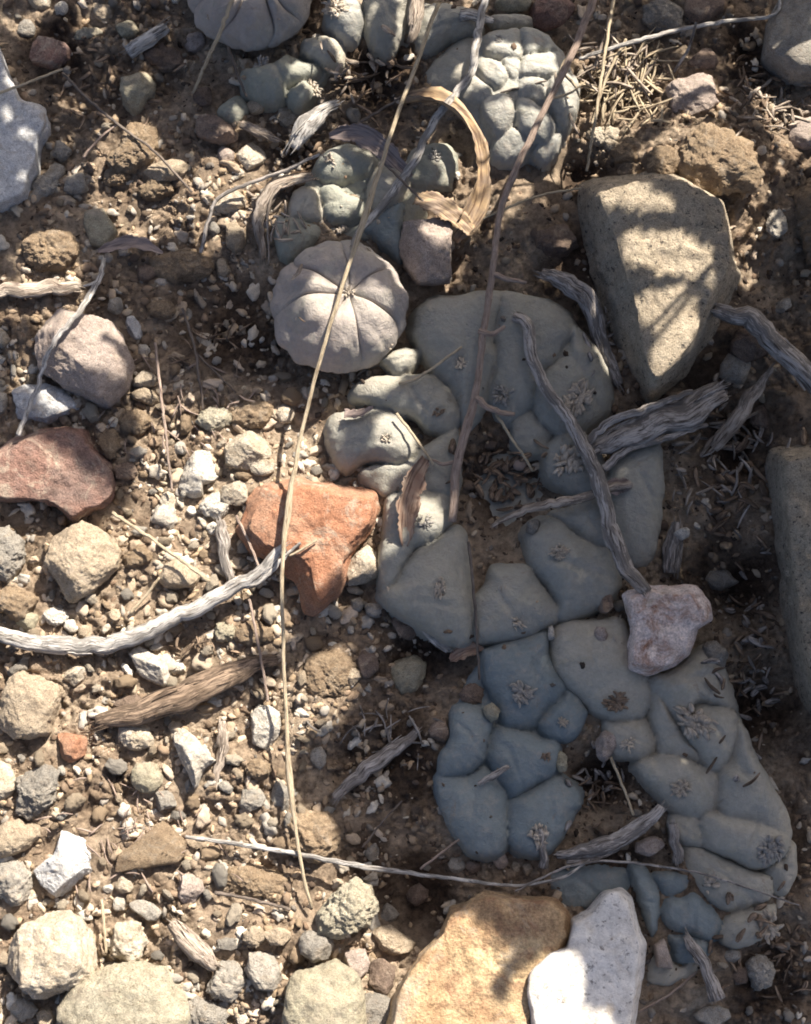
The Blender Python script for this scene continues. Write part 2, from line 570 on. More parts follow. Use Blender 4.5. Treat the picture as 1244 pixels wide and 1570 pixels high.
def ell(cx, cy, rx, ry, ang=0, n=14, seed=None, irr=0.16):
    r = random.Random(seed if seed is not None else int(cx * 31 + cy * 17))
    a0 = math.radians(ang)
    out = []
    for k in range(n):
        t = 2 * math.pi * k / n
        q = 1 + r.uniform(-irr, irr)
        ex, ey = rx * math.cos(t) * q, ry * math.sin(t) * q
        out.append((cx + ex * math.cos(a0) + ey * math.sin(a0), cy - ex * math.sin(a0) + ey * math.cos(a0)))
    return out


def stone_mesh(name, outline_w, h, lvl, seed, p=2.6, facets=8, fr=(0.70, 0.92), rough=0.05, planes=(), bottom=0.6):
    """outline_w: outline in metres about the origin, h: total height in metres, base below 0"""
    v, f = ico(lvl)
    v = v.copy()
    rr = np.random.default_rng(seed)
    th = np.arctan2(v[:, 1], v[:, 0])
    R = radial(outline_w, np.zeros(2), th)
    z = v[:, 2]
    az = np.abs(z)
    zz = np.sign(z) * az ** 0.8
    s = np.clip(1 - np.abs(zz) ** p, 0, 1) ** (1 / p)
    q = np.stack([np.cos(th) * R * s, np.sin(th) * R * s, zz * h * 0.5], -1)
    sz = np.sqrt(np.mean(R ** 2))
    pl = []
    for k in range(facets):
        d = rr.normal(size=3)
        d[2] = abs(d[2]) * rr.choice([1.0, 1.0, 0.5])
        d /= np.linalg.norm(d)
        pl.append((d, rr.uniform(*fr)))
    for n3, fr3 in planes:
        d = np.array(n3, dtype=float)
        d /= np.linalg.norm(d)
        pl.append((d, fr3))
    for d, fr1 in pl:
        dt = q @ d
        lim = dt.max() * fr1
        ov = np.clip(dt - lim, 0, None)
        q = q - ov[:, None] * d * 0.94
    nd = q / (np.linalg.norm(q, axis=1)[:, None] + 1e-9)
    nz = fbm(q / sz * 1.7 + seed * 3.1, 3, seed % 97)
    n2 = fbm(q / sz * 6 + seed * 1.3, 3, seed % 89)
    q = q + nd * (sz * rough * (nz * 1.2 + n2 * 0.7))[:, None]
    if lvl >= 5:
        n3_ = np.abs(fbm(q / sz * 15 + seed, 2, seed % 53))
        q = q - nd * (sz * rough * 0.45 * n3_)[:, None]
    return mesh_from(name, q, f)


def stone(name, label, mat, outline, h, cat=None, z=None, sink=0.42, lvl=None, group=None, tilt=(0, 0), **kw):
    """outline in photo pixels, h = height of the whole stone in px, z = px height of its base (default: soil)"""
    a = np.array(outline, dtype=float)
    cx, cy = (a[:, 0].min() + a[:, 0].max()) / 2, (a[:, 1].min() + a[:, 1].max()) / 2
    m = a.mean(0)
    cx, cy = (cx + m[0]) / 2, (cy + m[1]) / 2
    zb = tz(cx, cy) - sink * h if z is None else z
    zm = zb + h * 0.5
    W = np.array([P(x, y, zm)[:2] for x, y in outline])
    c = P(cx, cy, zm)
    size = (a.max(0) - a.min(0)).max()
    if lvl is None:
        lvl = 6 if size > 75 else 5 if size > 26 else 4
    seed = kw.pop('seed', int(cx * 7 + cy * 13) % 100000)
    me = stone_mesh(name, [tuple(q) for q in (W - c[:2])], h * U, lvl, seed, **kw)
    o = link(name, me, M[mat], None, (c[0], c[1], c[2]))
    o.rotation_euler = (math.radians(tilt[0]), math.radians(tilt[1]), 0)
    tag(o, label, cat or name, group)
    STONES.append((cx, cy, size / 2))
    return o


def block(name, label, mat, base, h, top=None, cat='stone', z=None, sink=0.2, shrink=0.9, rough=3.0, dome=0.06, seed=1, slope=(0, 0)):
    """stone with a crisp upper face: base outline, top outline (px), straight flanks and broken edges"""
    a = np.array(base, dtype=float)
    cx, cy = a.mean(0)
    if top is not None:
        cx, cy = np.array(top, dtype=float).mean(0)
    zb = tz(cx, cy) - sink * h if z is None else z
    zt = zb + h
    C = P(cx, cy, zt)
    n = 200
    th = np.linspace(0, 2 * math.pi, n, endpoint=False)
    if top is None:
        top = [(cx + (x - cx) * shrink, cy + (y - cy) * shrink) for x, y in base]
    Wt = [tuple(P(x, y, zt)[:2] - C[:2]) for x, y in top]
    Wb = [tuple(P(x, y, zb + h * 0.35)[:2] - C[:2]) for x, y in base]
    Rt, Rb = radial(Wt, np.zeros(2), th), radial(Wb, np.zeros(2), th)
    k = np.array([0.25, 0.5, 0.25])
    for _ in range(2):
        Rt = np.convolve(np.concatenate([Rt[-1:], Rt, Rt[:1]]), k, 'valid')
        Rb = np.convolve(np.concatenate([Rb[-1:], Rb, Rb[:1]]), k, 'valid')
    Rb = np.maximum(Rb, Rt * 1.005)
    d = np.stack([np.cos(th), np.sin(th)], -1)
    size = float(np.mean(Rb))
    hu = h * U
    V = [np.array([[0, 0, 0]])]
    for t in np.linspace(0.03, 1.0, 42):
        zz = -hu * dome * t ** 3 - (hu * 0.05 if t > 0.985 else 0)
        V.append(np.column_stack([d * (Rt * t)[:, None], np.full(n, zz)]))
    for t in np.linspace(0.05, 1.0, 22):
        R = Rt + (Rb - Rt) * t
        V.append(np.column_stack([d * R[:, None], np.full(n, -hu * (dome + 0.05) - hu * 0.6 * t)]))
    V.append(np.column_stack([d * (Rb * 0.96)[:, None], np.full(n, -hu)]))
    V = np.vstack(V)
    V[:, 2] += (V[:, 0] * slope[0] + V[:, 1] * slope[1])
    nd = V - np.array((0, 0, -hu * 0.6))
    nd /= np.linalg.norm(nd, axis=1)[:, None]
    A = rough * U
    f1 = fbm(V / size * 2.2 + seed, 3, seed)
    f2 = fbm(V / (16 * U) + seed * 2, 3, seed + 3)
    f3 = np.abs(fbm(V / (40 * U) + seed * 3, 3, seed + 6))
    edge = np.clip(1 - np.abs(np.linalg.norm(V[:, :2], axis=1) / (np.interp(np.arctan2(V[:, 1], V[:, 0]) % (2 * math.pi), th, Rt, period=2 * math.pi) + 1e-9) - 1) / 0.1, 0, 1)
    V = V + nd * (A * (2.2 * f1 + 0.9 * f2 - 2.2 * f3 - 2.6 * edge * np.clip(f2 + 0.25, 0, 1)))[:, None]
    F = [(0, 1 + j, 1 + (j + 1) % n) for j in range(n)]
    rows = (len(V) - 1) // n
    for i in range(rows - 1):
        for j in range(n):
            q = (j + 1) % n
            F.append((1 + i * n + j, 1 + (i + 1) * n + j, 1 + (i + 1) * n + q, 1 + i * n + q))
    o = link(name, mesh_from(name, V, F), M[mat], None, tuple(C))
    tag(o, label, cat)
    STONES.append((a[:, 0].mean(), a[:, 1].mean(), (a.max(0) - a.min(0)).max() / 2))
    return o


ROUND = dict(facets=4, fr=(0.8, 0.95), rough=0.06, p=2.3)
SLAB = dict(facets=4, fr=(0.82, 0.95), rough=0.03, p=4.5)
ANG = dict(facets=10, fr=(0.68, 0.92), rough=0.075, p=2.6)
LUMP = dict(facets=3, fr=(0.8, 0.95), rough=0.15, p=2.2)

block('slab', 'flat bluish-white speckled slab with a notched edge, lying beside bare soil', 'slab',
      [(-70, 20), (-5, 45), (5, 105), (22, 122), (26, 148), (50, 155), (70, 166), (72, 186), (62, 208), (55, 260), (38, 288), (40, 303), (-5, 322), (-70, 325)], 60, cat='stone', seed=3, shrink=0.93, rough=2.0)
stone('rock', 'dome-shaped grey and pinkish rock with a thin pale twig lying across it', 'pink',
      [(58, 470), (95, 462), (130, 473), (165, 478), (190, 518), (206, 560), (196, 592), (160, 627), (146, 636), (118, 620), (90, 590), (62, 568), (50, 530), (52, 490)], 95, 'rock', sink=0.3, **dict(ANG, facets=7, rough=0.05))
stone('stone', 'smooth pale stone half hidden under the dome-shaped grey rock', 'slab',
      [(18, 602), (45, 580), (100, 598), (132, 630), (95, 648), (30, 652)], 44, 'stone', **ANG)
block('slab', 'red-brown sandstone slab with a pale crust patch on its edge', 'redbrown',
      [(-60, 700), (-10, 690), (30, 668), (60, 655), (100, 647), (130, 660), (152, 690), (178, 715), (183, 755), (170, 776), (140, 786), (114, 802), (80, 776), (40, 768), (-60, 765)], 58, cat='stone', seed=5, shrink=0.92, rough=3.2)
block('stone', 'bright orange pointed sandstone beside the pale grass stem', 'orange',
      [(372, 768), (398, 742), (460, 733), (520, 741), (576, 751), (586, 775), (576, 806), (546, 842), (536, 882), (520, 912), (482, 947), (464, 942), (458, 902), (430, 872), (385, 847), (360, 812)], 66, cat='stone', seed=7, rough=3.0, top=[(388, 772), (408, 754), (462, 746), (520, 752), (566, 762), (574, 780), (566, 802), (538, 836), (528, 876), (512, 902), (486, 926), (478, 880), (452, 852), (400, 836), (376, 808)])
stone('stone', 'cream pitted stone tucked against the orange sandstone tip', 'cream',
      [(542, 852), (564, 834), (583, 855), (587, 880), (562, 896), (532, 902), (528, 880)], 44, 'stone', **ANG)
stone('rock', 'knobbly grey-tan rock with one round pit, near the red-brown slab', 'tan',
      [(95, 802), (130, 793), (170, 808), (188, 845), (181, 872), (152, 900), (132, 922), (105, 926), (94, 900), (68, 866), (73, 838)], 84, 'rock', sink=0.25, **dict(LUMP, rough=0.07, facets=6))
stone('stone', 'grey-tan rounded stone at the shaded foot of the red-brown slab', 'grey', ell(8, 850, 30, 44), 60, 'stone', **LUMP)
stone('stone', 'sandy pinkish tan stone beside the blunt end of the white driftwood', 'clod', ell(20, 925, 36, 24, -8), 40, 'stone', **LUMP)
stone('stone', 'white angular stone touching the underside of the white driftwood', 'white',
      [(198, 1002), (226, 986), (262, 1008), (267, 1040), (246, 1057), (214, 1036)], 52, 'stone', **ANG)
stone('rock', 'pale tan and olive rock with a flat bright top, under the driftwood end', 'tan',
      [(25, 1030), (85, 1026), (102, 1088), (72, 1134), (30, 1144), (-8, 1105), (4, 1060)], 80, 'rock', sink=0.25, **ANG)
stone('stone', 'white oblong stone standing beside the pale grass stem', 'white',
      [(384, 1082), (400, 1070), (430, 1084), (434, 1140), (406, 1162), (388, 1140)], 50, 'stone', **ANG)
stone('stone', 'white triangular stone with one sharp point, beside a cream wood chunk', 'white',
      [(268, 1120), (290, 1113), (331, 1143), (335, 1165), (312, 1182), (297, 1224), (284, 1192), (268, 1160)], 58, 'stone', **dict(ANG, facets=8))
stone('stone', 'small orange-brown stone with a bright tip among white gravel', 'orange',
      [(88, 1124), (130, 1122), (138, 1150), (116, 1177), (94, 1162)], 40, 'stone', **ANG)
stone('rock', 'lumpy pale grey stone beside a cream edge stone', 'grey',
      [(28, 1190), (60, 1168), (92, 1184), (87, 1232), (50, 1262), (26, 1246)], 62, 'rock', **dict(LUMP, facets=7))
stone('stone', 'smooth cream-yellow stone beside the lumpy pale grey stone', 'cream', ell(-2, 1196, 30, 30), 46, 'stone', **ROUND)
stone('stone', 'pale grey wedge stone with a notched edge', 'slab',
      [(98, 1268), (130, 1278), (142, 1308), (138, 1322), (151, 1370), (136, 1387), (95, 1382), (68, 1360), (53, 1335), (84, 1310)], 56, 'stone', **dict(ANG, facets=8))
stone('rock', 'large cream and grey angular rock with a pinkish scar', 'cream',
      [(70, 1388), (102, 1395), (156, 1436), (162, 1470), (132, 1507), (60, 1532), (8, 1528), (-3, 1500), (18, 1440)], 96, 'rock', sink=0.2, **ANG)
stone('rock', 'large rough yellowish-white rock with small pits', 'rough',
      [(115, 1503), (150, 1488), (200, 1473), (256, 1484), (286, 1520), (292, 1560), (272, 1620), (100, 1620), (90, 1545)], 90, 'rock', sink=0.25, **dict(LUMP, rough=0.06, p=2.8))
stone('stone', 'flat orange-brown stone wedge lying on sandy soil', 'clod',
      [(180, 1312), (250, 1258), (288, 1290), (284, 1322), (178, 1338)], 36, 'stone', **SLAB)
stone('stone', 'tan-pink rounded stone beside the pale grey wedge stone', 'tan', ell(16, 1288, 40, 28, 25), 50, 'stone', **ROUND)
stone('stone', 'dark grey rough stone wedged between larger pale rocks', 'grey', ell(22, 1352, 30, 36, 10), 50, 'stone', **LUMP)
stone('stone', 'round orange-stained knob stone by the rough yellowish rock', 'cream', ell(197, 1444, 30, 33), 50, 'stone', **LUMP)
stone('stone', 'grey angular stone beside a smaller twin, near split pale wood', 'grey', [(373, 1455), (420, 1458), (434, 1500), (411, 1532), (380, 1512)], 54, 'stone', **ANG)
stone('stone', 'rough dark grey stone beside the smooth grey angular stone', 'grey', ell(348, 1506, 30, 30), 48, 'stone', **LUMP)
stone('rock', 'large smooth olive-tan rock beside the ochre stone', 'olive',
      [(428, 1522), (450, 1490), (515, 1471), (548, 1492), (560, 1530), (560, 1620), (455, 1620), (430, 1555)], 88, 'rock', sink=0.2, **dict(ROUND, p=2.8, facets=5))
stone('stone', 'grey spotted stone pressed against the olive-tan rock', 'grey', ell(578, 1552, 30, 40, 20), 62, 'stone', **ROUND)
stone('stone', 'knobbly cream stone at the foot of the pale grass stem', 'rough',
      [(484, 1402), (510, 1368), (546, 1343), (577, 1363), (583, 1395), (562, 1422), (530, 1438), (488, 1432)], 70, 'stone', sink=0.2, **dict(LUMP, facets=6))
stone('stone', 'grey round stone beside the knobbly cream stone', 'grey', ell(486, 1450, 26, 26), 46, 'stone', **ROUND)
stone('stone', 'tan oblong stone half lit beside the knobbly cream stone', 'tan', [(558, 1426), (600, 1418), (638, 1445), (625, 1475), (582, 1455)], 42, 'stone', **ANG)
stone('stone', 'pink-topped brown stone by the olive-tan rock', 'pink', ell(545, 1478, 24, 32, 5), 46, 'stone', **ANG)
stone('stone', 'shaded brown stone between olive-tan rock and ochre stone', 'brown', ell(585, 1500, 22, 32), 40, 'stone', **ANG)
block('rock', 'large ochre-yellow sandstone with a shaded rusty top edge', 'ochre',
      [(690, 1388), (742, 1368), (850, 1374), (876, 1395), (884, 1430), (864, 1470), (830, 1500), (815, 1630), (575, 1630), (598, 1530), (620, 1490), (668, 1432)], 92, cat='rock', seed=9, shrink=0.93, rough=3.0)
block('rock', 'large smooth chalk-white stone standing on the ochre sandstone edge', 'chalk',
      [(803, 1497), (840, 1462), (868, 1455), (880, 1410), (910, 1395), (935, 1364), (952, 1359), (971, 1375), (986, 1430), (994, 1450), (986, 1500), (968, 1630), (822, 1630), (801, 1530)], 105, cat='rock', seed=11, shrink=0.93, rough=1.6, z=-5)
block('stone', 'pinkish-white stone with rust patches resting on the big cactus heads', 'patch',
      [(953, 910), (985, 893), (1030, 899), (1070, 893), (1092, 930), (1097, 950), (1072, 966), (1061, 1002), (1030, 1027), (990, 1037), (960, 1027), (964, 960)], 60, cat='stone', seed=13, shrink=0.86, rough=2.2, z=38)
block('rock', 'tall lichen-speckled wedge rock with one sharp point, beside the big grey-green cactus', 'lichen',
      [(886, 277), (960, 266), (1010, 262), (1045, 266), (1112, 300), (1128, 400), (1140, 424), (1100, 505), (1060, 570), (992, 622), (956, 550), (926, 480), (900, 400), (884, 330)], 150, cat='rock', seed=15, rough=3.2, sink=0.35, dome=0.03, top=[(912, 288), (1010, 264), (1045, 268), (1112, 302), (1128, 400), (1110, 432), (1062, 525), (1004, 592), (985, 530), (965, 440), (942, 368)])
block('rock', 'tall grey-tan rock face beside dark litter soil', 'lichen',
      [(1176, 690), (1210, 680), (1300, 676), (1330, 760), (1330, 1130), (1242, 1104), (1214, 1000), (1190, 850), (1180, 760)], 150, cat='rock', seed=17, rough=3.2, sink=0.3, dome=0.03, top=[(1206, 700), (1300, 680), (1330, 760), (1330, 1130), (1262, 1090), (1236, 1000), (1214, 850), (1206, 760)])
stone('stone', 'mottled pinkish-white stone by the crumbly sand lump', 'pink',
      [(1018, 132), (1050, 114), (1090, 118), (1102, 160), (1072, 192), (1034, 192)], 54, 'stone', **ANG)
stone('rock', 'big grey-brown block behind the long pale twig end', 'grey',
      [(1180, 28), (1200, -10), (1290, -30), (1290, 132), (1210, 125), (1168, 95)], 110, 'rock', **dict(SLAB, facets=4))
stone('rock', 'orange-brown rounded rock touching the lichen rock shade', 'clod', [(1214, 300), (1240, 280), (1300, 280), (1300, 410), (1240, 402), (1216, 350)], 80, 'rock', **LUMP)
stone('stone', 'pinkish stone with a sunlit crust, beside the curled golden leaf', 'pink',
      [(618, 340), (690, 333), (702, 380), (692, 432), (630, 438), (613, 390)], 72, 'stone', sink=0.1, **dict(ANG, facets=7))
stone('stone', 'yellowish egg-sized stone on shaded soil by a sandy clod', 'olive', [(181, 125), (225, 111), (239, 125), (236, 160), (205, 177), (184, 160)], 56, 'stone', **dict(ANG, facets=7))
stone('clod', 'orange sandy clod near the yellowish stone', 'clod', [(162, 252), (200, 186), (242, 196), (242, 238), (205, 265), (168, 266)], 46, 'clod', **LUMP)
stone('stone', 'orange-tan oblong stone stacked against a grainy brown one', 'tan', ell(258, 262, 38, 15, 14), 36, 'stone', **ROUND)
stone('stone', 'grainy orange-brown stone near the orange-tan oblong stone', 'clod', ell(238, 292, 28, 18, 8), 38, 'stone', **LUMP)
stone('stone', 'flat greenish-grey oval stone on dark soil', 'olive', [(131, 325), (160, 321), (181, 355), (166, 384), (140, 377), (129, 347)], 34, 'stone', **SLAB)
stone('clod', 'pale tan crumbly clod by the bleached wood stub', 'clod', ell(75, 382, 48, 32, 8), 50, 'clod', **LUMP)
stone('stone', 'grey-brown cobble beside cream pebbles and shredded bark', 'brown', ell(332, 200, 32, 20, -20), 44, 'stone', **ANG)
stone('stone', 'white angular stone in the bright gravel, beside a yellow-cream one', 'white', [(275, 722), (300, 692), (340, 690), (344, 715), (330, 738), (312, 745), (312, 762), (288, 765), (275, 748)], 50, 'stone', **ANG)
stone('stone', 'yellow-cream stone in the bright gravel by the orange sandstone', 'cream', ell(380, 692, 38, 32, 30), 52, 'stone', **ANG)
stone('stone', 'shaded greenish-grey stone with a knob on top, near the big cactus foot', 'olive', [(594, 1020), (618, 1008), (640, 1003), (657, 1012), (652, 1040), (640, 1062), (615, 1067), (597, 1050)], 50, 'stone', **ROUND)
stone('stone', 'shaded oblong pebble in the dark gap behind the pinkish-white stone', 'grey', ell(1101, 888, 29, 16, -8), 34, 'pebble', **ROUND)
stone('stone', 'small shaded grey pebble leaning on the big cactus outer rim', 'grey', ell(1098, 1004, 16, 25, 28), 34, 'pebble', z=20, **ROUND)
stone('stone', 'pinkish-brown round stone under the grey crooked stick', 'brown', ell(1151, 529, 32, 28), 50, 'stone', **ROUND)
stone('stone', 'grey rounded stone beside the pinkish-brown round one', 'grey', ell(1126, 566, 26, 22, -20), 40, 'stone', **ROUND)
stone('stone', 'pinkish-white pebble wedged between two blue-grey cactus heads', 'pink', ell(930, 1142, 16, 25, -20), 32, 'pebble', z=16, **ANG)
stone('stone', 'small pinkish block beside the chalk-white stone', 'pink', [(1002, 1450), (1018, 1438), (1030, 1475), (1030, 1486), (1006, 1482)], 34, 'stone', z=10, **SLAB)
stone('stone', 'grey-brown lumpy stone near the woody-stubbed cactus', 'grey', ell(1166, 1490, 22, 27), 42, 'stone', **LUMP)
stone('stone', 'flat grey stone near the woody-stubbed cactus, beside woody stub', 'grey', ell(1094, 1556, 27, 16), 28, 'stone', **SLAB)
stone('stone', 'reddish-brown stone in shade by the pale cactus', 'redbrown', ell(842, 20, 36, 24, 8), 46, 'stone', **ROUND)
stone('stone', 'flaky grey stone beneath the long pale twig', 'grey', ell(1018, 22, 34, 26), 44, 'stone', **LUMP)
stone('stone', 'brown flat stone beside the flaky grey stone', 'brown', ell(1076, 12, 34, 20, 10), 36, 'stone', **SLAB)
stone('clod', 'sunlit crumbly lump of sand by the lichen rock', 'clod', [(1040, 225), (1075, 188), (1110, 195), (1150, 225), (1172, 268), (1160, 295), (1100, 296), (1055, 285), (1038, 255)], 60, 'clod', **dict(LUMP, rough=0.13))
stone('slab', 'purplish-grey flat stone on the shaded soil', 'redbrown', ell(76, 82, 32, 24, -15), 30, 'stone', **SLAB)
stone('stone', 'small purplish flake resting on the ochre sandstone', 'brown', ell(783, 1528, 15, 26, -25), 16, 'stone', z=62, **SLAB)
stone('stone', 'pinkish flat stone under dry straw beside the big grey-brown block', 'pink', ell(1240, 205, 34, 22), 34, 'stone', **SLAB)
stone('stone', 'shaded brown stone between the thick dry stem and lichen rock', 'brown', ell(853, 372, 34, 26, 15), 46, 'stone', **ANG)
stone('clod', 'orange sandy clod at the edge of the dark hollow', 'clod', ell(278, 408, 48, 24, 4), 44, 'clod', **LUMP)
stone('clod', 'sunlit tan clod on soil near the orange sandstone', 'clod', ell(505, 1035, 42, 40, 20), 42, 'clod', **LUMP)
stone('clod', 'sunlit tan clod crossed by the pale grass stem near the thin white twig', 'clod', ell(478, 1282, 40, 44), 44, 'clod', **LUMP)
stone('clod', 'flat sandy clod under the thin white twig', 'clod', ell(392, 1352, 54, 28, -10), 34, 'clod', **LUMP)

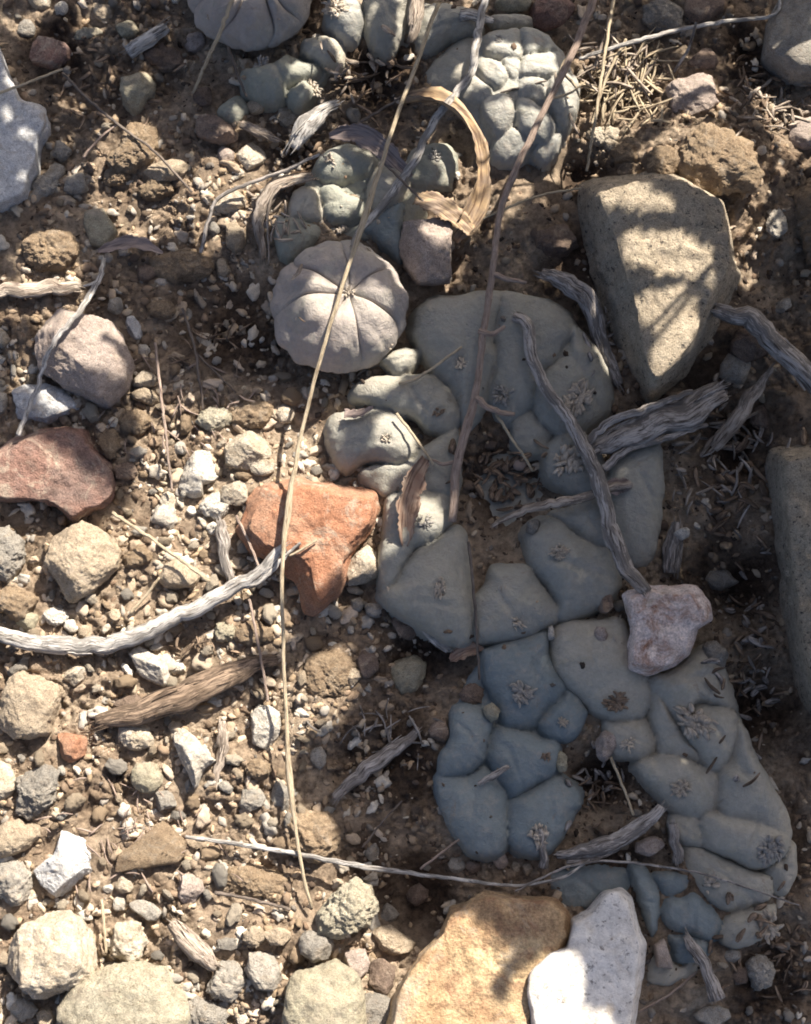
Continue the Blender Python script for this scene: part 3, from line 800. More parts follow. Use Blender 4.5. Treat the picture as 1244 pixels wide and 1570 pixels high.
# smaller stones: x, y, rx, ry, angle, material, style, height, label
SMALL = [
    (62, 4, 19, 15, 0, 'cream', 'R', 28, 'cream pebble at the dark soil edge, with a paler one beside it'),
    (94, 13, 11, 11, 0, 'white', 'R', 18, 'small whitish pebble beside a larger cream pebble, by dark soil'),
    (42, 45, 17, 14, 0, 'grey', 'A', 26, 'grey angular pebble in the shade by the bluish-white slab'),
    (156, 18, 17, 14, 0, 'tan', 'A', 24, 'tan pebble on shaded soil by the dirty yellow crust'),
    (196, 47, 18, 14, 10, 'olive', 'R', 28, 'smooth olive pebble beside the short grey wood chip'),
    (134, 52, 24, 9, 10, 'rough', 'L', 18, 'dirty yellow crust of sand on shaded soil'),
    (348, 239, 13, 16, 0, 'pink', 'R', 24, 'pinkish small pebble beside the larger cream pebble'),
    (386, 240, 22, 23, 0, 'cream', 'A', 36, 'cream angular pebble beside a small pinkish one, near shredded bark'),
    (357, 312, 28, 20, 12, 'cream', 'A', 34, 'cream oblong pebble inside the curve of the thin grey twig'),
    (361, 365, 17, 26, 8, 'tan', 'R', 34, 'tan egg-shaped pebble near the cream oblong one'),
    (329, 350, 10, 12, 0, 'grey', 'A', 18, 'small grey pebble beside the tan egg-shaped one'),
    (177, 272, 20, 13, 0, 'clod', 'L', 24, 'pale crumb of sand near the orange sandy clod'),
    (117, 283, 22, 16, 15, 'grey', 'A', 28, 'grey flat-topped pebble on shaded soil'),
    (94, 232, 15, 16, 0, 'grey', 'L', 26, 'grey lump at the end of a row of grey lumps by the slab'),
    (70, 284, 16, 40, -40, 'grey', 'L', 30, 'long grey lumpy stone beside the bluish-white slab'),
    (311, 149, 17, 14, 0, 'brown', 'A', 26, 'dark grey-brown pebble under a straw stem'),
    (300, 65, 18, 15, 0, 'pink', 'A', 26, 'pinkish-grey stone beneath the half-seen pinkish cactus button'),
    (255, 90, 34, 20, -10, 'brown', 'L', 32, 'brown stone in deep shade near the short grey wood chip'),
    (226, 420, 16, 14, 0, 'brown', 'R', 24, 'brown pebble touching the orange sandy clod'),
    (343, 412, 13, 16, 0, 'tan', 'A', 22, 'tan pebble beside the orange sandy clod'),
    (177, 469, 14, 14, 20, 'grey', 'A', 26, 'grey cube-like pebble by the dome-shaped rock shoulder'),
    (206, 503, 15, 18, 20, 'slab', 'A', 28, 'pale grey cube-like pebble at the dome-shaped rock side'),
    (248, 475, 24, 14, 0, 'clod', 'L', 26, 'sandy clump at the near rim of the dark hollow'),
    (223, 582, 19, 13, 10, 'cream', 'A', 24, 'cream flat pebble beside the dome-shaped rock'),
    (226, 608, 24, 14, -8, 'tan', 'A', 26, 'tan flat pebble near the cream flat pebble'),
    (219, 538, 11, 12, 0, 'white', 'A', 18, 'tiny white pebble between dome-shaped rock and hollow'),
    (389, 634, 36, 22, 5, 'clod', 'L', 30, 'tan clod at the outer rim of the dark hollow'),
    (329, 642, 28, 18, 10, 'rough', 'L', 28, 'pale sandy chunk at the outer rim of the dark hollow'),
    (437, 636, 15, 16, 0, 'cream', 'R', 24, 'cream round pebble between tan clod and pale stem'),
    (404, 717, 20, 17, 0, 'cream', 'A', 26, 'cream pebble at the foot of the yellow-cream stone'),
    (357, 756, 23, 21, 0, 'cream', 'A', 32, 'yellowish pebble at the corner of the orange sandstone'),
    (330, 776, 22, 20, 0, 'white', 'L', 28, 'white rough pebble by the dark segmented twig'),
    (212, 694, 14, 10, 0, 'grey', 'R', 18, 'small grey oval pebble beside the red-brown slab'),
    (277, 688, 10, 10, 0, 'white', 'R', 18, 'tiny white round pebble by the white angular stone'),
    (192, 722, 22, 14, 0, 'brown', 'L', 24, 'brown crumb touching the end of the red-brown slab'),
    (258, 768, 15, 15, 0, 'cream', 'A', 24, 'cream pebble beside a thin straw piece'),
    (206, 648, 26, 22, 20, 'clod', 'L', 26, 'tan clod beside the dome-shaped rock point'),
    (168, 678, 16, 24, 10, 'clod', 'L', 22, 'tan crumb by the red-brown slab end'),
    (0, 518, 15, 16, 0, 'cream', 'A', 24, 'cream pebble beside the dome-shaped rock'),
    (-4, 612, 16, 22, 0, 'grey', 'A', 26, 'grey pebble beside the smooth pale stone'),
    (251, 793, 24, 21, 0, 'white', 'A', 32, 'whitish pebble between knobbly rock and dark segmented twig'),
    (277, 880, 34, 25, -5, 'tan', 'A', 40, 'tan-grey stone under the thin straw, by the driftwood'),
    (42, 951, 17, 17, 0, 'olive', 'R', 28, 'olive round pebble touching the blunt end of the driftwood'),
    (86, 945, 18, 16, 0, 'white', 'L', 26, 'white lumpy pebble beside the olive round one'),
    (107, 960, 12, 12, 0, 'white', 'A', 20, 'white small pebble resting against the driftwood'),
    (131, 971, 12, 13, 0, 'tan', 'R', 20, 'tan small pebble resting against the driftwood'),
    (177, 944, 9, 12, 0, 'tan', 'A', 16, 'tiny tan pebble by the driftwood middle'),
    (212, 855, 24, 16, 20, 'clod', 'L', 26, 'crumbly tan clump beside the knobbly rock'),
    (117, 1036, 19, 15, 0, 'cream', 'A', 26, 'cream pebble near the driftwood crook'),
    (272, 1024, 14, 13, 0, 'white', 'A', 20, 'pale chip touching the white angular stone'),
    (92, 1058, 13, 14, 0, 'tan', 'L', 20, 'tan lump beside the pale tan and olive rock'),
    (198, 1080, 30, 16, 12, 'brown', 'A', 28, 'brown stone behind the crumbling bark strip'),
    (209, 1131, 28, 22, -10, 'cream', 'L', 34, 'cream lumpy stone under the crumbling bark strip end'),
    (389, 972, 32, 20, 0, 'clod', 'L', 26, 'sandy clod under the dark end of the driftwood'),
    (347, 969, 20, 16, 0, 'olive', 'L', 22, 'olive sandy clump near the driftwood'),
    (577, 934, 16, 15, 0, 'grey', 'A', 26, 'shaded grey pebble near the cream pitted stone'),
    (549, 926, 11, 11, 0, 'grey', 'R', 18, 'small grey pebble beside the shaded grey pebble'),
    (618, 962, 24, 19, -10, 'brown', 'A', 32, 'shaded brown stone at the outer rim of the big cactus'),
    (563, 1018, 18, 22, 0, 'brown', 'R', 28, 'brown rounded stone beside the shaded greenish-grey one'),
    (539, 1032, 13, 19, 10, 'tan', 'A', 24, 'tan lit pebble at the edge of the sunlit clod'),
    (725, 1064, 19, 17, 0, 'brown', 'L', 28, 'grey-brown crumb between the big cactus and blue-grey head'),
    (754, 1092, 12, 15, 10, 'olive', 'R', 22, 'small smooth olive pebble on the blue-grey cactus shoulder'),
    (676, 1120, 19, 20, 0, 'brown', 'A', 28, 'brown stone touching the blue-grey cactus side'),
    (538, 966, 6, 7, 0, 'white', 'R', 12, 'tiny white pebble on dark soil near the orange sandstone'),
    (226, 1191, 24, 24, 0, 'olive', 'R', 36, 'olive-grey round stone by a grey-tan one'),
    (251, 1226, 20, 18, 0, 'grey', 'A', 28, 'grey-tan stone near the olive-grey round one'),
    (191, 1244, 10, 10, 0, 'white', 'R', 16, 'bright white small pebble in a dark gap'),
    (290, 1360, 22, 30, -15, 'pink', 'A', 38, 'cream-pink oblong stone with a bright nose'),
    (192, 1356, 15, 15, 0, 'cream', 'A', 22, 'cream pebble by a paler round one, near grey wedge'),
    (184, 1385, 11, 13, 0, 'white', 'R', 18, 'pale round pebble beside the flat grey chip'),
    (166, 1362, 9, 9, 0, 'white', 'A', 14, 'tiny white pebble beside the pale grey wedge stone'),
    (226, 1396, 32, 13, -25, 'grey', 'S', 22, 'flat grey chip leading to the split pale wood'),
    (50, 1276, 15, 15, 0, 'tan', 'R', 24, 'tan round pebble beside the tan-pink stone'),
    (389, 1437, 20, 16, 0, 'tan', 'L', 24, 'tan lumps by the grey angular stone'),
    (423, 1436, 24, 15, 0, 'tan', 'A', 26, 'tan wedge pebble by the grey angular stone'),
    (354, 1448, 24, 11, 5, 'grey', 'A', 20, 'grey triangular chip beside the split pale wood'),
    (311, 1556, 38, 26, 0, 'grey', 'L', 36, 'grey rough stone beside the rough yellowish rock'),
    (371, 1562, 10, 14, 0, 'white', 'A', 20, 'white pebble beside the grey rough stone'),
    (35, 1548, 22, 18, 0, 'grey', 'L', 28, 'grey-tan stone under the large cream and grey rock'),
    (70, 1560, 16, 18, 0, 'tan', 'A', 24, 'tan stone beside the rough yellowish rock foot'),
    (170, 1481, 12, 7, 0, 'grey', 'S', 12, 'flat grey chip on the rough yellowish rock shoulder'),
    (131, 1404, 12, 10, 0, 'white', 'L', 14, 'white splashed crumb by the large cream rock'),
    (431, 1222, 15, 26, 5, 'grey', 'A', 32, 'pale grey upright stone at the grass stem'),
    (385, 1225, 22, 19, 0, 'grey', 'A', 28, 'dark grey stone beside the pale grey upright one'),
    (396, 1180, 20, 18, 0, 'clod', 'L', 24, 'orange-brown clod near the white oblong stone'),
    (488, 1161, 12, 26, 10, 'grey', 'A', 26, 'grey-tan upright splinter stone in shade beside the stem'),
    (640, 1370, 18, 20, 0, 'brown', 'A', 28, 'brown stone in the dark gap by the ochre sandstone'),
    (595, 1402, 17, 18, 0, 'grey', 'A', 26, 'dark stone beside the knobbly cream stone'),
    (570, 1306, 12, 15, 10, 'grey', 'A', 22, 'grey pebble by the thin white twig'),
    (701, 1325, 13, 15, 0, 'grey', 'A', 22, 'grey-brown pebble near the blue-grey cactus'),
    (768, 1317, 13, 17, 15, 'pink', 'A', 22, 'pinkish shard near the blue-grey cactus middle'),
    (793, 1328, 9, 9, 0, 'tan', 'A', 14, 'tiny tan shard between two larger shards'),
    (810, 1332, 10, 13, 10, 'tan', 'A', 16, 'tan upright shard beside the woody tuft'),
    (725, 1329, 13, 11, 0, 'brown', 'A', 18, 'brown chip beside the grey-brown pebble'),
    (421, 1366, 22, 16, 0, 'clod', 'L', 22, 'sandy crumb beside the stem foot'),
    (816, 807, 13, 13, 20, 'grey', 'A', 22, 'grey cube-like pebble beside the big cactus pit'),
    (927, 923, 14, 17, 0, 'brown', 'A', 24, 'brown pebble touching the pinkish-white stone'),
    (922, 973, 10, 14, 0, 'pink', 'R', 14, 'pale small pebble on the grey cactus tubercle'),
    (846, 972, 7, 13, 0, 'white', 'A', 12, 'pale chip in the crease between two cactus heads'),
    (1045, 818, 12, 12, 0, 'white', 'A', 20, 'whitish chip on an upright wood stub'),
    (1122, 1465, 14, 12, 0, 'grey', 'R', 20, 'dark round pebble near the woody-stubbed cactus'),
    (1135, 1496, 15, 16, 0, 'brown', 'R', 22, 'dark brown pebble beside the grey-brown lumpy stone'),
    (996, 1297, 26, 14, 18, 'greywood', 'A', 22, 'pale woody chip under the broken grey stick'),
    (861, 1168, 10, 17, 0, 'olive', 'R', 16, 'yellowish bud-like crumb on the blue-grey cactus edge'),
    (926, 207, 28, 15, 5, 'cream', 'L', 24, 'pale sandy stone under the straw beside the pale cactus'),
    (936, 220, 11, 12, 0, 'cream', 'R', 16, 'small cream pebble near the pale sandy stone'),
    (1080, 92, 26, 20, 0, 'brown', 'A', 32, 'dark brown stone by the mottled pinkish-white stone'),
    (1190, 343, 16, 22, 0, 'white', 'L', 16, 'white crusty chip beside the lichen rock'),
    (1165, 640, 18, 20, 0, 'brown', 'R', 26, 'dark brown pebble behind the jagged wood splinter'),
    (1105, 604, 10, 12, 0, 'pink', 'A', 16, 'tiny pinkish chip under the gnarled wood'),
    (1200, 470, 16, 12, 20, 'grey', 'A', 20, 'grey chip by the grey crooked stick'),
    (392, 163, 14, 12, 0, 'tan', 'R', 20, 'tan pebble near the small green-grey cactus'),
    (440, 178, 26, 18, 15, 'cream', 'A', 26, 'cream pebble between green-grey cactus and grey wood chip'),
    (790, 4, 30, 16, 5, 'olive', 'R', 30, 'olive rounded stone by the pale cactus'),
    (486, 62, 14, 12, 0, 'white', 'A', 18, 'white chip beside the half-seen pinkish cactus button'),
    (1020, 250, 30, 24, 0, 'clod', 'L', 26, 'brown clod by the lichen rock top'),
    (960, 235, 24, 16, 0, 'clod', 'L', 24, 'tan clod by the lichen rock corner'),
]
ST = {'R': ROUND, 'A': ANG, 'L': LUMP, 'S': SLAB}
ONCACT = {(754, 1092): 30, (922, 973): 44, (846, 972): 34, (816, 807): 30, (861, 1168): 22, (1045, 818): 16, (927, 923): 26, (996, 1297): 18}
M['greywood_stone'] = M['pink']
for x, y, rx, ry, an, mt, stl, h, lab in SMALL:
    mt = 'pink' if mt == 'greywood' else mt
    stone('clod' if mt == 'clod' else 'pebble', lab, mt, ell(x, y, rx, ry, an), h, 'clod' if mt == 'clod' else 'pebble', z=ONCACT.get((x, y)), **ST[stl])


# ------------------------------------------------------------------ cacti
def smooth_closed(pts, n=56):
    p = np.array(pts, dtype=float)
    m = len(p)
    out = []
    per = np.linalg.norm(np.roll(p, -1, 0) - p, axis=1)
    cum = np.concatenate([[0], np.cumsum(per)])
    for t in np.linspace(0, cum[-1], n, endpoint=False):
        i = min(int(np.searchsorted(cum, t, side='right') - 1), m - 1)
        u = (t - cum[i]) / max(per[i], 1e-9)
        a, b, c, d = p[(i - 1) % m], p[i], p[(i + 1) % m], p[(i + 2) % m]
        out.append(0.5 * (2 * b + (c - a) * u + (2 * a - 5 * b + 4 * c - d) * u * u + (3 * b - a - 3 * c + d) * u ** 3))
    return np.array(out)


def tube_arrays(pts, rad, seg=6, lumps=0.0, seed=0, cap=True, flat=1.0):
    """pts (n,3) metres, rad (n,) metres -> verts, faces, fib attribute"""
    pts = np.asarray(pts, dtype=float)
    n = len(pts)
    tg = np.gradient(pts, axis=0)
    tg /= np.linalg.norm(tg, axis=1)[:, None] + 1e-12
    up = np.array((0.0, 0.0, 1.0))
    if abs(tg[0] @ up) > 0.9:
        up = np.array((1.0, 0, 0))
    s = np.cross(tg, up)
    s /= np.linalg.norm(s, axis=1)[:, None] + 1e-12
    t = np.cross(s, tg)
    le = np.concatenate([[0], np.cumsum(np.linalg.norm(np.diff(pts, axis=0), axis=1))])
    a = np.linspace(0, 2 * math.pi, seg, endpoint=False)
    ca, sa = np.cos(a), np.sin(a)
    R = np.repeat(np.asarray(rad)[:, None], seg, 1)
    if lumps:
        mr = float(np.mean(rad))
        q = np.stack(np.broadcast_arrays(ca[None] * 1.6, sa[None] * 1.6, le[:, None] / (mr * 12)), -1)
        q2 = np.stack(np.broadcast_arrays(ca[None] * 5.0, sa[None] * 5.0, le[:, None] / (mr * 60)), -1)
        q3 = np.stack(np.broadcast_arrays(ca[None] * 1.0, sa[None] * 1.0, le[:, None] / (mr * 2.5)), -1)
        R = R * (1 + lumps * (0.8 * fbm(q, 2, seed) + 1.0 * np.minimum(0, fbm(q2, 3, seed + 5, 0.7)) + 0.32 * fbm(q3, 3, seed + 9)))
    v = pts[:, None, :] + s[:, None, :] * (R * ca[None])[..., None] + t[:, None, :] * (R * sa[None] * flat)[..., None]
    fib = np.stack(np.broadcast_arrays(ca[None] * R, sa[None] * R, le[:, None] + seed * 0.37), -1)
    f = []
    for i in range(n - 1):
        for j in range(seg):
            k = (j + 1) % seg
            f.append((i * seg + j, i * seg + k, (i + 1) * seg + k, (i + 1) * seg + j))
    v = v.reshape(-1, 3)
    fib = fib.reshape(-1, 3)
    if cap:
        for e, i in ((0, 0), (1, n - 1)):
            c = len(v)
            v = np.vstack([v, pts[i] + (tg[i] * (-1 if e == 0 else 1)) * rad[i] * 0.25])
            fib = np.vstack([fib, [0, 0, le[i]]])
            for j in range(seg):
                k = (j + 1) % seg
                q = (i * seg + j, i * seg + k, c)
                f.append(q[::-1] if e == 0 else q)
    return v, f, fib


def join_tubes(name, parts):
    V, F, B, o = [], [], [], 0
    for v, f, b in parts:
        V.append(v)
        B.append(b)
        F += [tuple(i + o for i in q) for q in f]
        o += len(v)
    me = mesh_from(name, np.vstack(V), F)
    vattr(me, 'fib', np.vstack(B))
    return me


def tuft_mesh(r, n, seed, h=1.0):
    """a little bundle of curled wool strands about the origin, radius r metres"""
    rr = random.Random(seed)
    parts = []
    for k in range(n):
        a = rr.uniform(0, 6.283)
        d = r * rr.uniform(0.0, 0.75)
        base = np.array((math.cos(a) * d, math.sin(a) * d, -0.10 * r))
        a2 = a + rr.uniform(-1.2, 1.2)
        L = r * rr.uniform(0.25, 0.6)
        tip = base + np.array((math.cos(a2) * L, math.sin(a2) * L, rr.uniform(0.0, 0.25) * r * h))
        mid = (base + tip) / 2 + np.array((rr.uniform(-.2, .2) * r, rr.uniform(-.2, .2) * r, rr.uniform(0.25, 0.6) * r * h))
        pts = [(1 - t) ** 2 * base + 2 * t * (1 - t) * mid + t * t * tip for t in (0, .25, .5, .75, 1)]
        w = r * rr.uniform(0.08, 0.18)
        parts.append(tube_arrays(pts, [w, w * 1.1, w, w * .8, w * .4], 4, 0, seed + k))
    return join_tubes('tuft', parts)


SURF = []    # (polygon px, top height px)
GRIDS = []   # (x0, y0, step, height array in metres) of every cactus surface


def CH(x, y):
    """height of the cactus surfaces over world x, y (-1 where there is none)"""
    x = np.asarray(x, dtype=float)
    y = np.asarray(y, dtype=float)
    z = np.full(x.shape, -1.0)
    for x0, y0, st, H in GRIDS:
        i = np.rint((x - x0) / st).astype(int)
        j = np.rint((y - y0) / st).astype(int)
        ok = (i >= 0) & (j >= 0) & (i < H.shape[1]) & (j < H.shape[0])
        z = np.where(ok, np.maximum(z, H[np.clip(j, 0, H.shape[0] - 1), np.clip(i, 0, H.shape[1] - 1)]), z)
    return z


def areole(parent, at, r, n, seed, org):
    """worn wool in a pit: differs in size, stretch and colour from one to the next"""
    rr = random.Random(seed)
    k = rr.random()
    rad = r * U * rr.uniform(1.0, 1.6)
    tm = tuft_mesh(rad, int(n * rr.uniform(2.0, 3.6)), seed, rr.uniform(0.5, 1.3))
    t = link('areole_tuft', tm, M['wool' if k < 0.6 else 'wool_brown' if k < 0.75 else 'wool_grey'], parent)
    t.location = Vector(at) - Vector(org)
    t.scale = (rr.uniform(0.7, 1.25), rr.uniform(0.6, 1.05), rr.uniform(0.7, 1.0))
    t.rotation_euler = (0, 0, rr.uniform(0, 6.28))


def cactus(label, outline, z0, h, mat, tubs, body_drop=14, bulge=2.3, soft=1.0, crown=None, hk=1.2):
    """one continuous skin: the tubercles swell out of it and are cut apart along their creases"""
    a = np.array(outline, dtype=float)
    c = P(*a.mean(0), 0)
    root = empty('cactus', (c[0], c[1], 0), label, 'cactus')
    comps = []
    for tb in tubs:
        o = tb[1] if len(tb) > 1 else {}
        comps.append((tb[0], z0 + o.get('dz', 0), o.get('h', h) * hk, o.get('mat', mat), o.get('a'), o.get('s', (0, 0)), bulge, 1.06))
    comps.append((outline, z0 - body_drop, h * 0.35, mat, None, (0, 0), 4.0, 0.96))
    st = 2.6 * U
    polys = []
    for poly, zz, hh, *_r in comps:
        out = smooth_closed(poly, 56)
        m = out.mean(0)
        out = m + (out - m) * _r[-1]
        polys.append(np.array([P(x, y, zz + hh * 0.3)[:2] for x, y in out]))
    al = np.vstack(polys)
    x0, y0 = al.min(0) - 14 * U
    x1, y1 = al.max(0) + 14 * U
    nx_, ny_ = int((x1 - x0) / st) + 2, int((y1 - y0) / st) + 2
    GX, GY = np.meshgrid(x0 + np.arange(nx_) * st, y0 + np.arange(ny_) * st)
    # the skin warps a little so that no crease is a clean curve
    q = np.stack([GX, GY, np.full_like(GX, c[0] * 3)], -1)
    wx = GX + U * (5 * fbm(q / (40 * U), 3, 61) + 1.6 * fbm(q / (9 * U), 2, 63))
    wy = GY + U * (5 * fbm(q / (40 * U) + 7, 3, 62) + 1.6 * fbm(q / (9 * U) + 3, 2, 64))
    K = (1.7 + 3.4 * soft * np.clip(fbm(q / (80 * U) + 11, 2, 66) + 0.15, 0, 1)) * U
    Hs, T1 = [], np.full(GX.shape, 9.0)
    for (poly, zz, hh, mt, ar, sl, bu, gr), W in zip(comps, polys):
        C = W.mean(0)
        dx_, dy_ = wx - C[0], wy - C[1]
        th = np.arctan2(dy_, dx_)
        tab = np.linspace(-math.pi, math.pi, 181)
        R = radial([tuple(p) for p in (W - C)], np.zeros(2), tab)
        R[-1] = R[0]
        t = np.hypot(dx_, dy_) / np.interp(th, tab, R)
        size = float(np.mean(R))
        dome = np.clip(1 - np.clip(t, 0, 1) ** bu, 0, 1) ** 0.55
        H = (zz + hh * dome) * U + (dx_ / size * sl[0] + dy_ / size * sl[1]) * U
        H = H - np.clip(t - 1, 0, 3) * 260 * U
        # each swelling leans its own way and carries its own folds
        sd = int(abs(C[0]) * 1e5 + abs(C[1]) * 3e5) % 997
        rr_ = random.Random(sd)
        la = rr_.uniform(0, 6.28)
        H = H + U * hh * 0.13 * (math.cos(la) * dx_ + math.sin(la) * dy_) / size
        fold = math.cos(la + 1) * dx_ + math.sin(la + 1) * dy_ + size * 0.12 * fbm(q / (size * 0.5) + sd, 2, sd % 51)
        H = H - U * hh * 0.10 * np.exp(-((fold - size * rr_.uniform(-0.4, 0.4)) / (size * 0.09)) ** 2) * np.clip(1.1 - t, 0, 1)
        if ar:
            A = P(ar[0], ar[1], zz + hh * 0.85)
            d2 = (GX - A[0]) ** 2 + (GY - A[1]) ** 2
            H = H + U * (4.0 * np.exp(-d2 / ((ar[2] * 2.4 * U) ** 2)) - 3.5 * np.exp(-d2 / ((ar[2] * 0.9 * U) ** 2)))
        Hs.append(H)
        T1 = np.minimum(T1, t)
    Hs = np.array(Hs)
    mx = Hs.max(0)
    who = Hs.argmax(0)
    H = mx + K * np.log(np.exp((Hs - mx) / K).sum(0))
    # age: dents, wrinkles gathered near the creases, pores
    top2 = np.sort(Hs, 0)[-2]
    near = np.exp(-np.clip(mx - top2, 0, 1) / (7 * U))
    H = H - U * 4.5 * np.exp(-np.clip(mx - top2, 0, 1) / (2.6 * U)) * np.clip(0.75 + 0.9 * fbm(q / (60 * U) + 4, 2, 77), 0.1, 1.2)
    if crown:
        D = P(crown[0], crown[1], z0 + h)
        H = H + U * crown[3] * np.clip(1 - ((GX - D[0]) ** 2 + (GY - D[1]) ** 2) / (crown[2] * U) ** 2, -0.6, 1)
    H = H + U * (4.5 * fbm(q / (46 * U), 3, 71) + 2.4 * fbm(q / (15 * U), 3, 72) * (0.5 + near) - 2.4 * near * np.abs(fbm(q / (6 * U), 2, 73)))
    gy_, gx_ = np.gradient(H, st)
    Nn = np.stack([-gx_, -gy_, np.ones_like(H)], -1)
    Nn /= np.linalg.norm(Nn, axis=-1)[..., None]
    GRIDS.append((x0, y0, st, np.where(T1 < 1.0, H, -1.0)))
    idx = (np.arange(ny_ - 1)[:, None] * nx_ + np.arange(nx_ - 1)[None, :])
    quad = np.stack([idx, idx + 1, idx + nx_ + 1, idx + nx_], -1)
    live = (T1[:-1, :-1] < 1.14) & (T1[1:, 1:] < 1.14)
    V = np.stack([GX, GY, H], -1).reshape(-1, 3)
    NF = Nn.reshape(-1, 3)
    org = np.array(root.location)
    for k, (poly, zz, hh, mt, ar, sl, bu, gr) in enumerate(comps):
        m = live & (who[:-1, :-1] == k)
        f = quad[m]
        if len(f) < 6:
            continue
        u, inv = np.unique(f, return_inverse=True)
        me = mesh_from('tubercle', V[u] - org, inv.reshape(f.shape))
        me.normals_split_custom_set_from_vertices([tuple(x) for x in NF[u]])
        o = link('body' if k == len(comps) - 1 else 'tubercle', me, M[mt], root)
        if k < len(comps) - 1:
            SURF.append((poly, float(V[u][:, 2].max()) / U))
        if ar:
            A = P(ar[0], ar[1], zz + hh * 0.85)
            i, j = int(round((A[0] - x0) / st)), int(round((A[1] - y0) / st))
            areole(o, (A[0], A[1], H[j, i] + 0.0007), ar[2], ar[3] if len(ar) > 3 else 12, int(ar[0] * 7 + ar[1]), org)
    return root


cactus('big sprawling grey-green cactus with flat plates round a debris-filled centre',
       [(522, 640), (600, 560), (650, 480), (760, 460), (860, 480), (925, 560), (930, 660), (1010, 700), (1005, 830), (930, 900), (860, 945), (740, 975), (650, 955), (595, 900), (600, 770), (530, 700)], 26, 26, 'skin_grey', [
           ([(633, 512), (648, 475), (690, 458), (765, 456), (757, 520), (762, 548), (752, 590), (735, 640), (712, 652), (706, 620), (690, 592), (668, 572), (645, 535)], dict(a=(707, 556, 13, 12), h=30, s=(0, 2))),
           ([(765, 458), (800, 455), (850, 470), (880, 500), (875, 525), (856, 556), (838, 570), (825, 605), (808, 628), (785, 640), (762, 625), (752, 595), (762, 550), (758, 520)], dict(a=(772, 604, 15, 14), h=26)),
           ([(880, 500), (905, 520), (925, 550), (937, 590), (935, 625), (910, 650), (880, 665), (855, 660), (830, 640), (822, 610), (838, 572), (856, 556), (877, 525)], dict(a=(886, 614, 19, 22), h=26, s=(-4, 0))),
           ([(836, 700), (850, 672), (885, 663), (915, 680), (930, 720), (935, 750), (900, 760), (860, 745), (840, 725)], dict(a=(872, 708, 17, 16), h=22, dz=-2)),
           ([(940, 712), (975, 682), (1012, 680), (1018, 740), (1016, 800), (1003, 848), (977, 864), (950, 842), (932, 780)], dict(h=28, dz=-4, s=(-8, 0))),
           ([(808, 824), (822, 805), (842, 796), (862, 800), (880, 818), (905, 835), (932, 846), (948, 880), (930, 920), (912, 932), (880, 945), (856, 948), (855, 925), (840, 898), (818, 870)], dict(a=(858, 848, 15, 14), h=28, s=(0, -2))),
           ([(845, 790), (880, 775), (920, 765), (936, 800), (942, 850), (905, 835), (880, 815)], dict(h=18, dz=-4)),
           ([(750, 882), (760, 867), (806, 866), (822, 888), (848, 922), (857, 948), (825, 965), (800, 975), (738, 983), (728, 960), (729, 922), (745, 900)], dict(a=(792, 955, 13, 12), h=26, s=(0, -3))),
           ([(697, 807), (714, 821), (719, 865), (724, 903), (726, 961), (714, 985), (680, 979), (652, 961), (620, 939), (596, 927), (589, 908), (608, 893), (625, 865), (644, 840), (668, 826), (685, 814)], dict(a=(676, 902, 15, 16), h=30, s=(0, -2))),
           ([(600, 760), (650, 750), (690, 760), (690, 800), (668, 825), (640, 842), (622, 868), (608, 893), (590, 908), (583, 870), (588, 820)], dict(h=24, a=(652, 800, 12, 10))),
           ([(505, 655), (514, 633), (560, 628), (606, 633), (625, 657), (640, 681), (635, 700), (604, 711), (560, 705), (529, 716), (510, 684)], dict(h=28, dz=-2, a=(592, 672, 9, 8))),
           ([(546, 606), (560, 585), (604, 575), (635, 575), (664, 575), (690, 597), (706, 623), (701, 650), (683, 663), (654, 658), (635, 642), (608, 634), (568, 622)], dict(a=(674, 632, 9, 8), h=28)),
           ([(585, 551), (606, 536), (637, 533), (643, 544), (629, 568), (606, 578), (593, 565)], dict(h=26, dz=2)),
           ([(558, 716), (604, 712), (640, 692), (680, 666), (701, 662), (702, 720), (692, 760), (640, 756), (590, 757), (560, 737)], dict(h=20, dz=-6)),
           ([(788, 641), (815, 628), (828, 642), (845, 662), (840, 690), (820, 700), (790, 680)], dict(h=16, dz=-8)),
       ], 46)

cactus('dark blue-grey cactus with a deep central slit holding a wood splinter',
       [(690, 1095), (750, 1000), (840, 975), (885, 1070), (885, 1120), (850, 1180), (880, 1215), (850, 1290), (780, 1300), (720, 1295), (680, 1220)], 16, 28, 'skin_blue', [
           ([(746, 1000), (766, 988), (804, 976), (838, 967), (840, 998), (855, 1027), (867, 1048), (860, 1065), (826, 1109), (804, 1118), (770, 1109), (758, 1075), (746, 1041)], dict(a=(800, 1063, 15, 16), h=30)),
           ([(860, 1065), (872, 1053), (891, 1075), (898, 1094), (886, 1123), (862, 1135), (838, 1126), (826, 1111)], dict(a=(862, 1108, 13, 12), h=24)),
           ([(693, 1089), (717, 1080), (742, 1092), (751, 1113), (746, 1157), (739, 1169), (722, 1181), (686, 1188), (672, 1181), (679, 1152), (690, 1133)], dict(h=30)),
           ([(756, 1116), (785, 1118), (819, 1128), (857, 1140), (855, 1171), (848, 1186), (826, 1198), (804, 1215), (785, 1222), (770, 1200), (756, 1176), (749, 1157)], dict(h=30, a=(838, 1160, 8, 8))),
           ([(672, 1187), (720, 1184), (745, 1178), (770, 1205), (780, 1232), (778, 1290), (750, 1310), (720, 1305), (690, 1270), (675, 1230)], dict(h=30, s=(0, -5))),
           ([(785, 1225), (806, 1216), (830, 1200), (852, 1187), (880, 1205), (890, 1230), (870, 1270), (845, 1300), (815, 1310), (782, 1295), (780, 1250)], dict(a=(826, 1282, 14, 16), h=30, s=(0, -4))),
       ])

